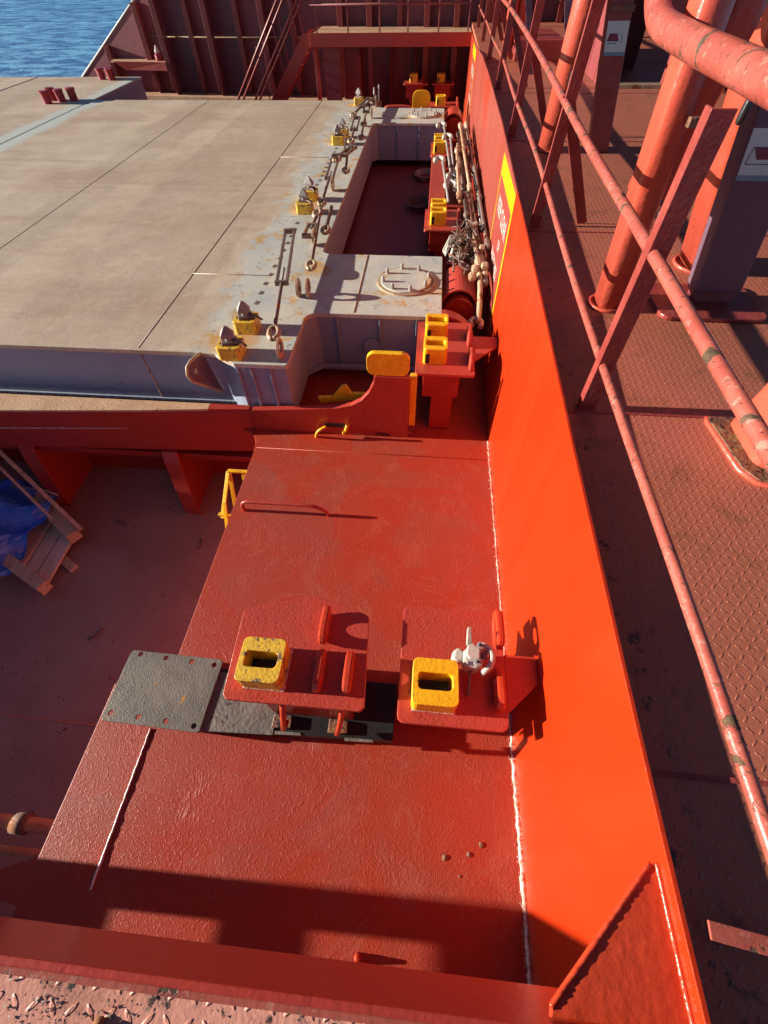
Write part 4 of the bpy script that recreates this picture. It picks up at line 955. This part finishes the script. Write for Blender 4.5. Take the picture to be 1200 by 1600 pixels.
# near right foot
nf = Thing('brace_foot', 'rust stained raised foot plate with the base of an orange brace at the right edge', 'brace foot', (1.45,1.3,WZ))
nf.add('foot_plate', P([(1.165,1.45,WZ+.004),(1.16,1.42,WZ+.004),(1.185,1.17,WZ+.004),(1.22,1.115,WZ+.004),(1.28,1.10,WZ+.004),(2.0,1.10,WZ+.004),(2.0,1.455,WZ+.004)], (0,0,.022)), 'rustbase', .004)
nf.add('edge_weld', T([(1.165,1.455,WZ+.012),(1.158,1.42,WZ+.012),(1.182,1.17,WZ+.012),(1.218,1.112,WZ+.012),(1.28,1.096,WZ+.012),(1.5,1.096,WZ+.012)], .011, 8), 'post')
nf.add('shaft', P(rrect(1.225,1.62,1.165,1.435,.05,WZ+.027,4), (.10,.03,.9)), 'post', .004)
bm = bmesh.new(); lathe(bm, [(.085,0),(.085,.02),(.058,.03),(.055,.12),(.050,.6)], (2.0,2.66,WZ+sh(2.6)), 'Z', 20); single('pipe_stub', bm, 'post', 'orange pipe on a flared collar at the right edge of the walkway', 'pipe')
bm = blob(1.30,.93,WZ+.004,.035,.03,.012); single('weld_scar', bm, 'post', 'small bright orange rusty bump on the walkway at the right edge', 'bump')
# raised box, deck house and small fittings at the far right
single('low_box', B(1.0,1.62,8.5,9.6,WZ+.14,WZ+.34), 'stan', 'low flat red box on the walkway near the far columns', 'box', .01)
dh = Thing('deck_house', 'dark red deck house wall with a recessed doorway beyond the columns', 'deck house', (2.6,7,WZ))
dh.add('front_wall', B(2.45,6,6.85,6.95,WZ+.1,3.4), 'wallin', .01); dh.add('side_wall', B(1.80,1.86,6.9,9.5,WZ+.1,3.4), 'wallin', .01)
dh.add('recess_back', B(1.87,2.45,8.0,8.06,WZ+.1,3.4), 'wallin'); dh.add('threshold', B(1.87,2.45,6.80,6.93,WZ+.10,WZ+.17), 'rod', .004)
dh.add('roof', B(1.7,6,6.8,9.6,3.4,3.45), 'wallin')
for i, (x, y) in enumerate(((1.05,7.6),(1.42,7.2))):
    single('dark_strut', bar((x-.10,y,WZ+.75),(x+.08,y,WZ+.13),.07,.02,(0,1,0)), 'box', ['left dark leaning strut on the far walkway','right dark leaning strut on the far walkway'][i], 'strut')
single('tie_bar', bar((.80,2.62,2.265),(.93,2.40,2.28),.022,.018), 'stan', 'short square tie bar between the bent top rail and the orange column', 'tie bar', .003)
single('paint_worn_block', B(.925,.985,2.17,2.20,1.955,1.985), 'rustbase', 'small rusty block between the nearest column and the rail post', 'block', .003)
single('ratchet_strap', blob(1.02,2.02,2.03,.012,.012,.035), 'black', 'black strap buckle hanging behind the nearest rail post', 'strap')

# ================================================================ BOW
bw = Thing('bow_bulwark', 'tall maroon bow bulwark with vertical stiffeners and a sloping left edge against the sea', 'bulwark', (-3,13.5,0))
by = lambda x: 13.75-.10*(x+6.5)
def wallpiece(pts2, th, dy=0): 
    return P([(x, by(x)+dy, z) for x, z in pts2], (0,th,0))
bw.add('plate', wallpiece([(-8.9,.15),(-8.9,.22),(-6.52,1.66),(-4.2,3.1),(6,3.1),(6,-.3),(-8.9,-.3)], .03), 'maroon')
bm = tube(bmesh.new(), [(-8.9,by(-8.9)+.01,.22),(-6.52,by(-6.5)+.01,1.66),(-4.2,by(-4.2)+.01,3.1)], .022, 8); bw.add('edge_bar', bm, 'galv')
for i, (x, d, zt) in enumerate(((-7.55,.16,.95),(-6.55,.20,1.6),(-6.05,.34,2.6),(-5.42,.16,2.8),(-4.93,.34,3),(-4.30,.18,3),(-3.70,.34,3),(-3.10,.16,3),(-2.05,.30,3),(-1.45,.30,3),(-.85,.16,3),(-.30,.30,3),(.28,.30,3),(.9,.3,3),(1.5,.3,3),(2.2,.3,3))):
    y = by(x); bm = P([(x,y,.0),(x,y-d*.75,.0),(x,y-d,.35),(x,y-d,zt),(x,y,zt)], (.022,0,0))
    s = bw.add('stiffener', bm, 'maroon', .004)
    bm = P([(x-.045,y-d-.02,.28),(x+.065,y-d-.02,.28),(x+.065,y-d-.02,zt),(x-.045,y-d-.02,zt)], (0,.02,0)); bw.add('face_flange', bm, 'stan', .004, parent=s)
bm = T([(-6.5,by(-6.5)-.02,1.10),(-1,by(-1)-.02,1.10)], .020, 8); bw.add('stringer', bm, 'rod')
bw.add('foot_ledge', P([(-7.0,by(-7)-.40,.0),(-1.2,by(-1.2)-.40,.0),(-1.2,by(-1.2),.0),(-7.0,by(-7),.0)], (0,0,.20)), 'tanflange', .01, label='rusty pale ledge along the foot of the bulwark')
sf = bw.add('shelf', P([(-7.45,by(-7)-.30,.72),(-6.1,by(-6.1)-.36,.72),(-6.1,by(-6.1),.72),(-7.45,by(-7)+.04,.72)], (0,0,.03)), 'tanflange', .004)
bw.add('shelf_lip', P([(-7.40,by(-7)-.31,.74),(-6.1,by(-6.1)-.37,.74),(-6.1,by(-6.1)-.37,.60),(-7.15,by(-7)-.31,.60)], (0,.015,0)), 'stan', .003, parent=sf)
ln = Thing('deck_lamp', 'small red lamp with a white top standing on the bulwark shelf', 'lamp', (-6.28,13.45,.75))
bm = bmesh.new(); lathe(bm, [(.07,0),(.08,.02),(.075,.10),(.05,.12)], (-6.28,13.48,.75), 'Z', 14); ln.add('body', bm, 'oxblood')
bm = bmesh.new(); lathe(bm, [(.05,.12),(.055,.15),(.02,.21),(.01,.24)], (-6.28,13.48,.75), 'Z', 12); ln.add('cap', bm, 'white')
# platform
pf = Thing('bow_platform', 'dark red raised platform with railing in front of the bow bulwark', 'platform', (-1,12.5,0))
pf.add('deck_plate', B(-2.48,.568,12.02,13.3,1.255,1.275), 'tanflange'); pf.add('fascia', B(-2.50,.566,12.0,12.018,1.10,1.285), 'coam', .004)
pf.add('side_fascia', B(-2.50,-2.482,12.02,13.3,1.10,1.285), 'coam')
pf.add('post', T([(-2.42,12.1,0),(-2.42,12.1,1.10)], .045, 12), 'post')
for x in (-2.05,): pf.add('web', B(x-.32,x+.02,12.6,12.62,0,1.10), 'maroon')
pf.add('back_wall', B(-2.0,.566,12.98,13.0,0,1.25), 'deepred')
for x in (-1.62,-1.0,-.5,.05): pf.add('web_frame', P([(x,12.98,0),(x,12.70,0),(x,12.62,.9),(x,12.98,1.25)], (.015,0,0)), 'deepred')
for dz in (.36,):
    pf.add('rail', T([(-2.45,12.05,1.275+dz),(.5,12.05,1.275+dz)], .016, 8), 'maroon')
for x in (-2.35,-1.75,-1.15,-.62,-.05,.5): pf.add('rail_post', T([(x,12.05,1.275),(x,12.05,2.2)], .014, 8), 'maroon')
# stairs
sr = Thing('stairway', 'dark red stairway with handrails climbing to the bow platform', 'stairs', (-3.2,12.3,0))
for y in (12.05, 12.62):
    sr.add('stringer', P([(-3.75,y,0),(-3.45,y,0),(-2.50,y,1.12),(-2.50,y,1.285),(-2.62,y,1.285)], (0,.02,0)), 'coam', .003)
    for dz in (.50, .95):
        sr.add('handrail', T([(-4.5,y,-1.006+dz),(-2.62,y,1.25+dz),(-2.30,y,1.28+dz)], .022, 8), 'deepred')
    for f in (.15, .5, .85): 
        x = -3.62+1.05*f; z = .08+1.17*f; sr.add('baluster', T([(x,y+.01,z),(x-.12,y+.01,z+.85)], .012, 8), 'maroon')
for q in range(7): sr.add('tread', B(-3.60+.155*q,-3.42+.155*q,12.07,12.615,.12+.165*q,.14+.165*q), 'coam')
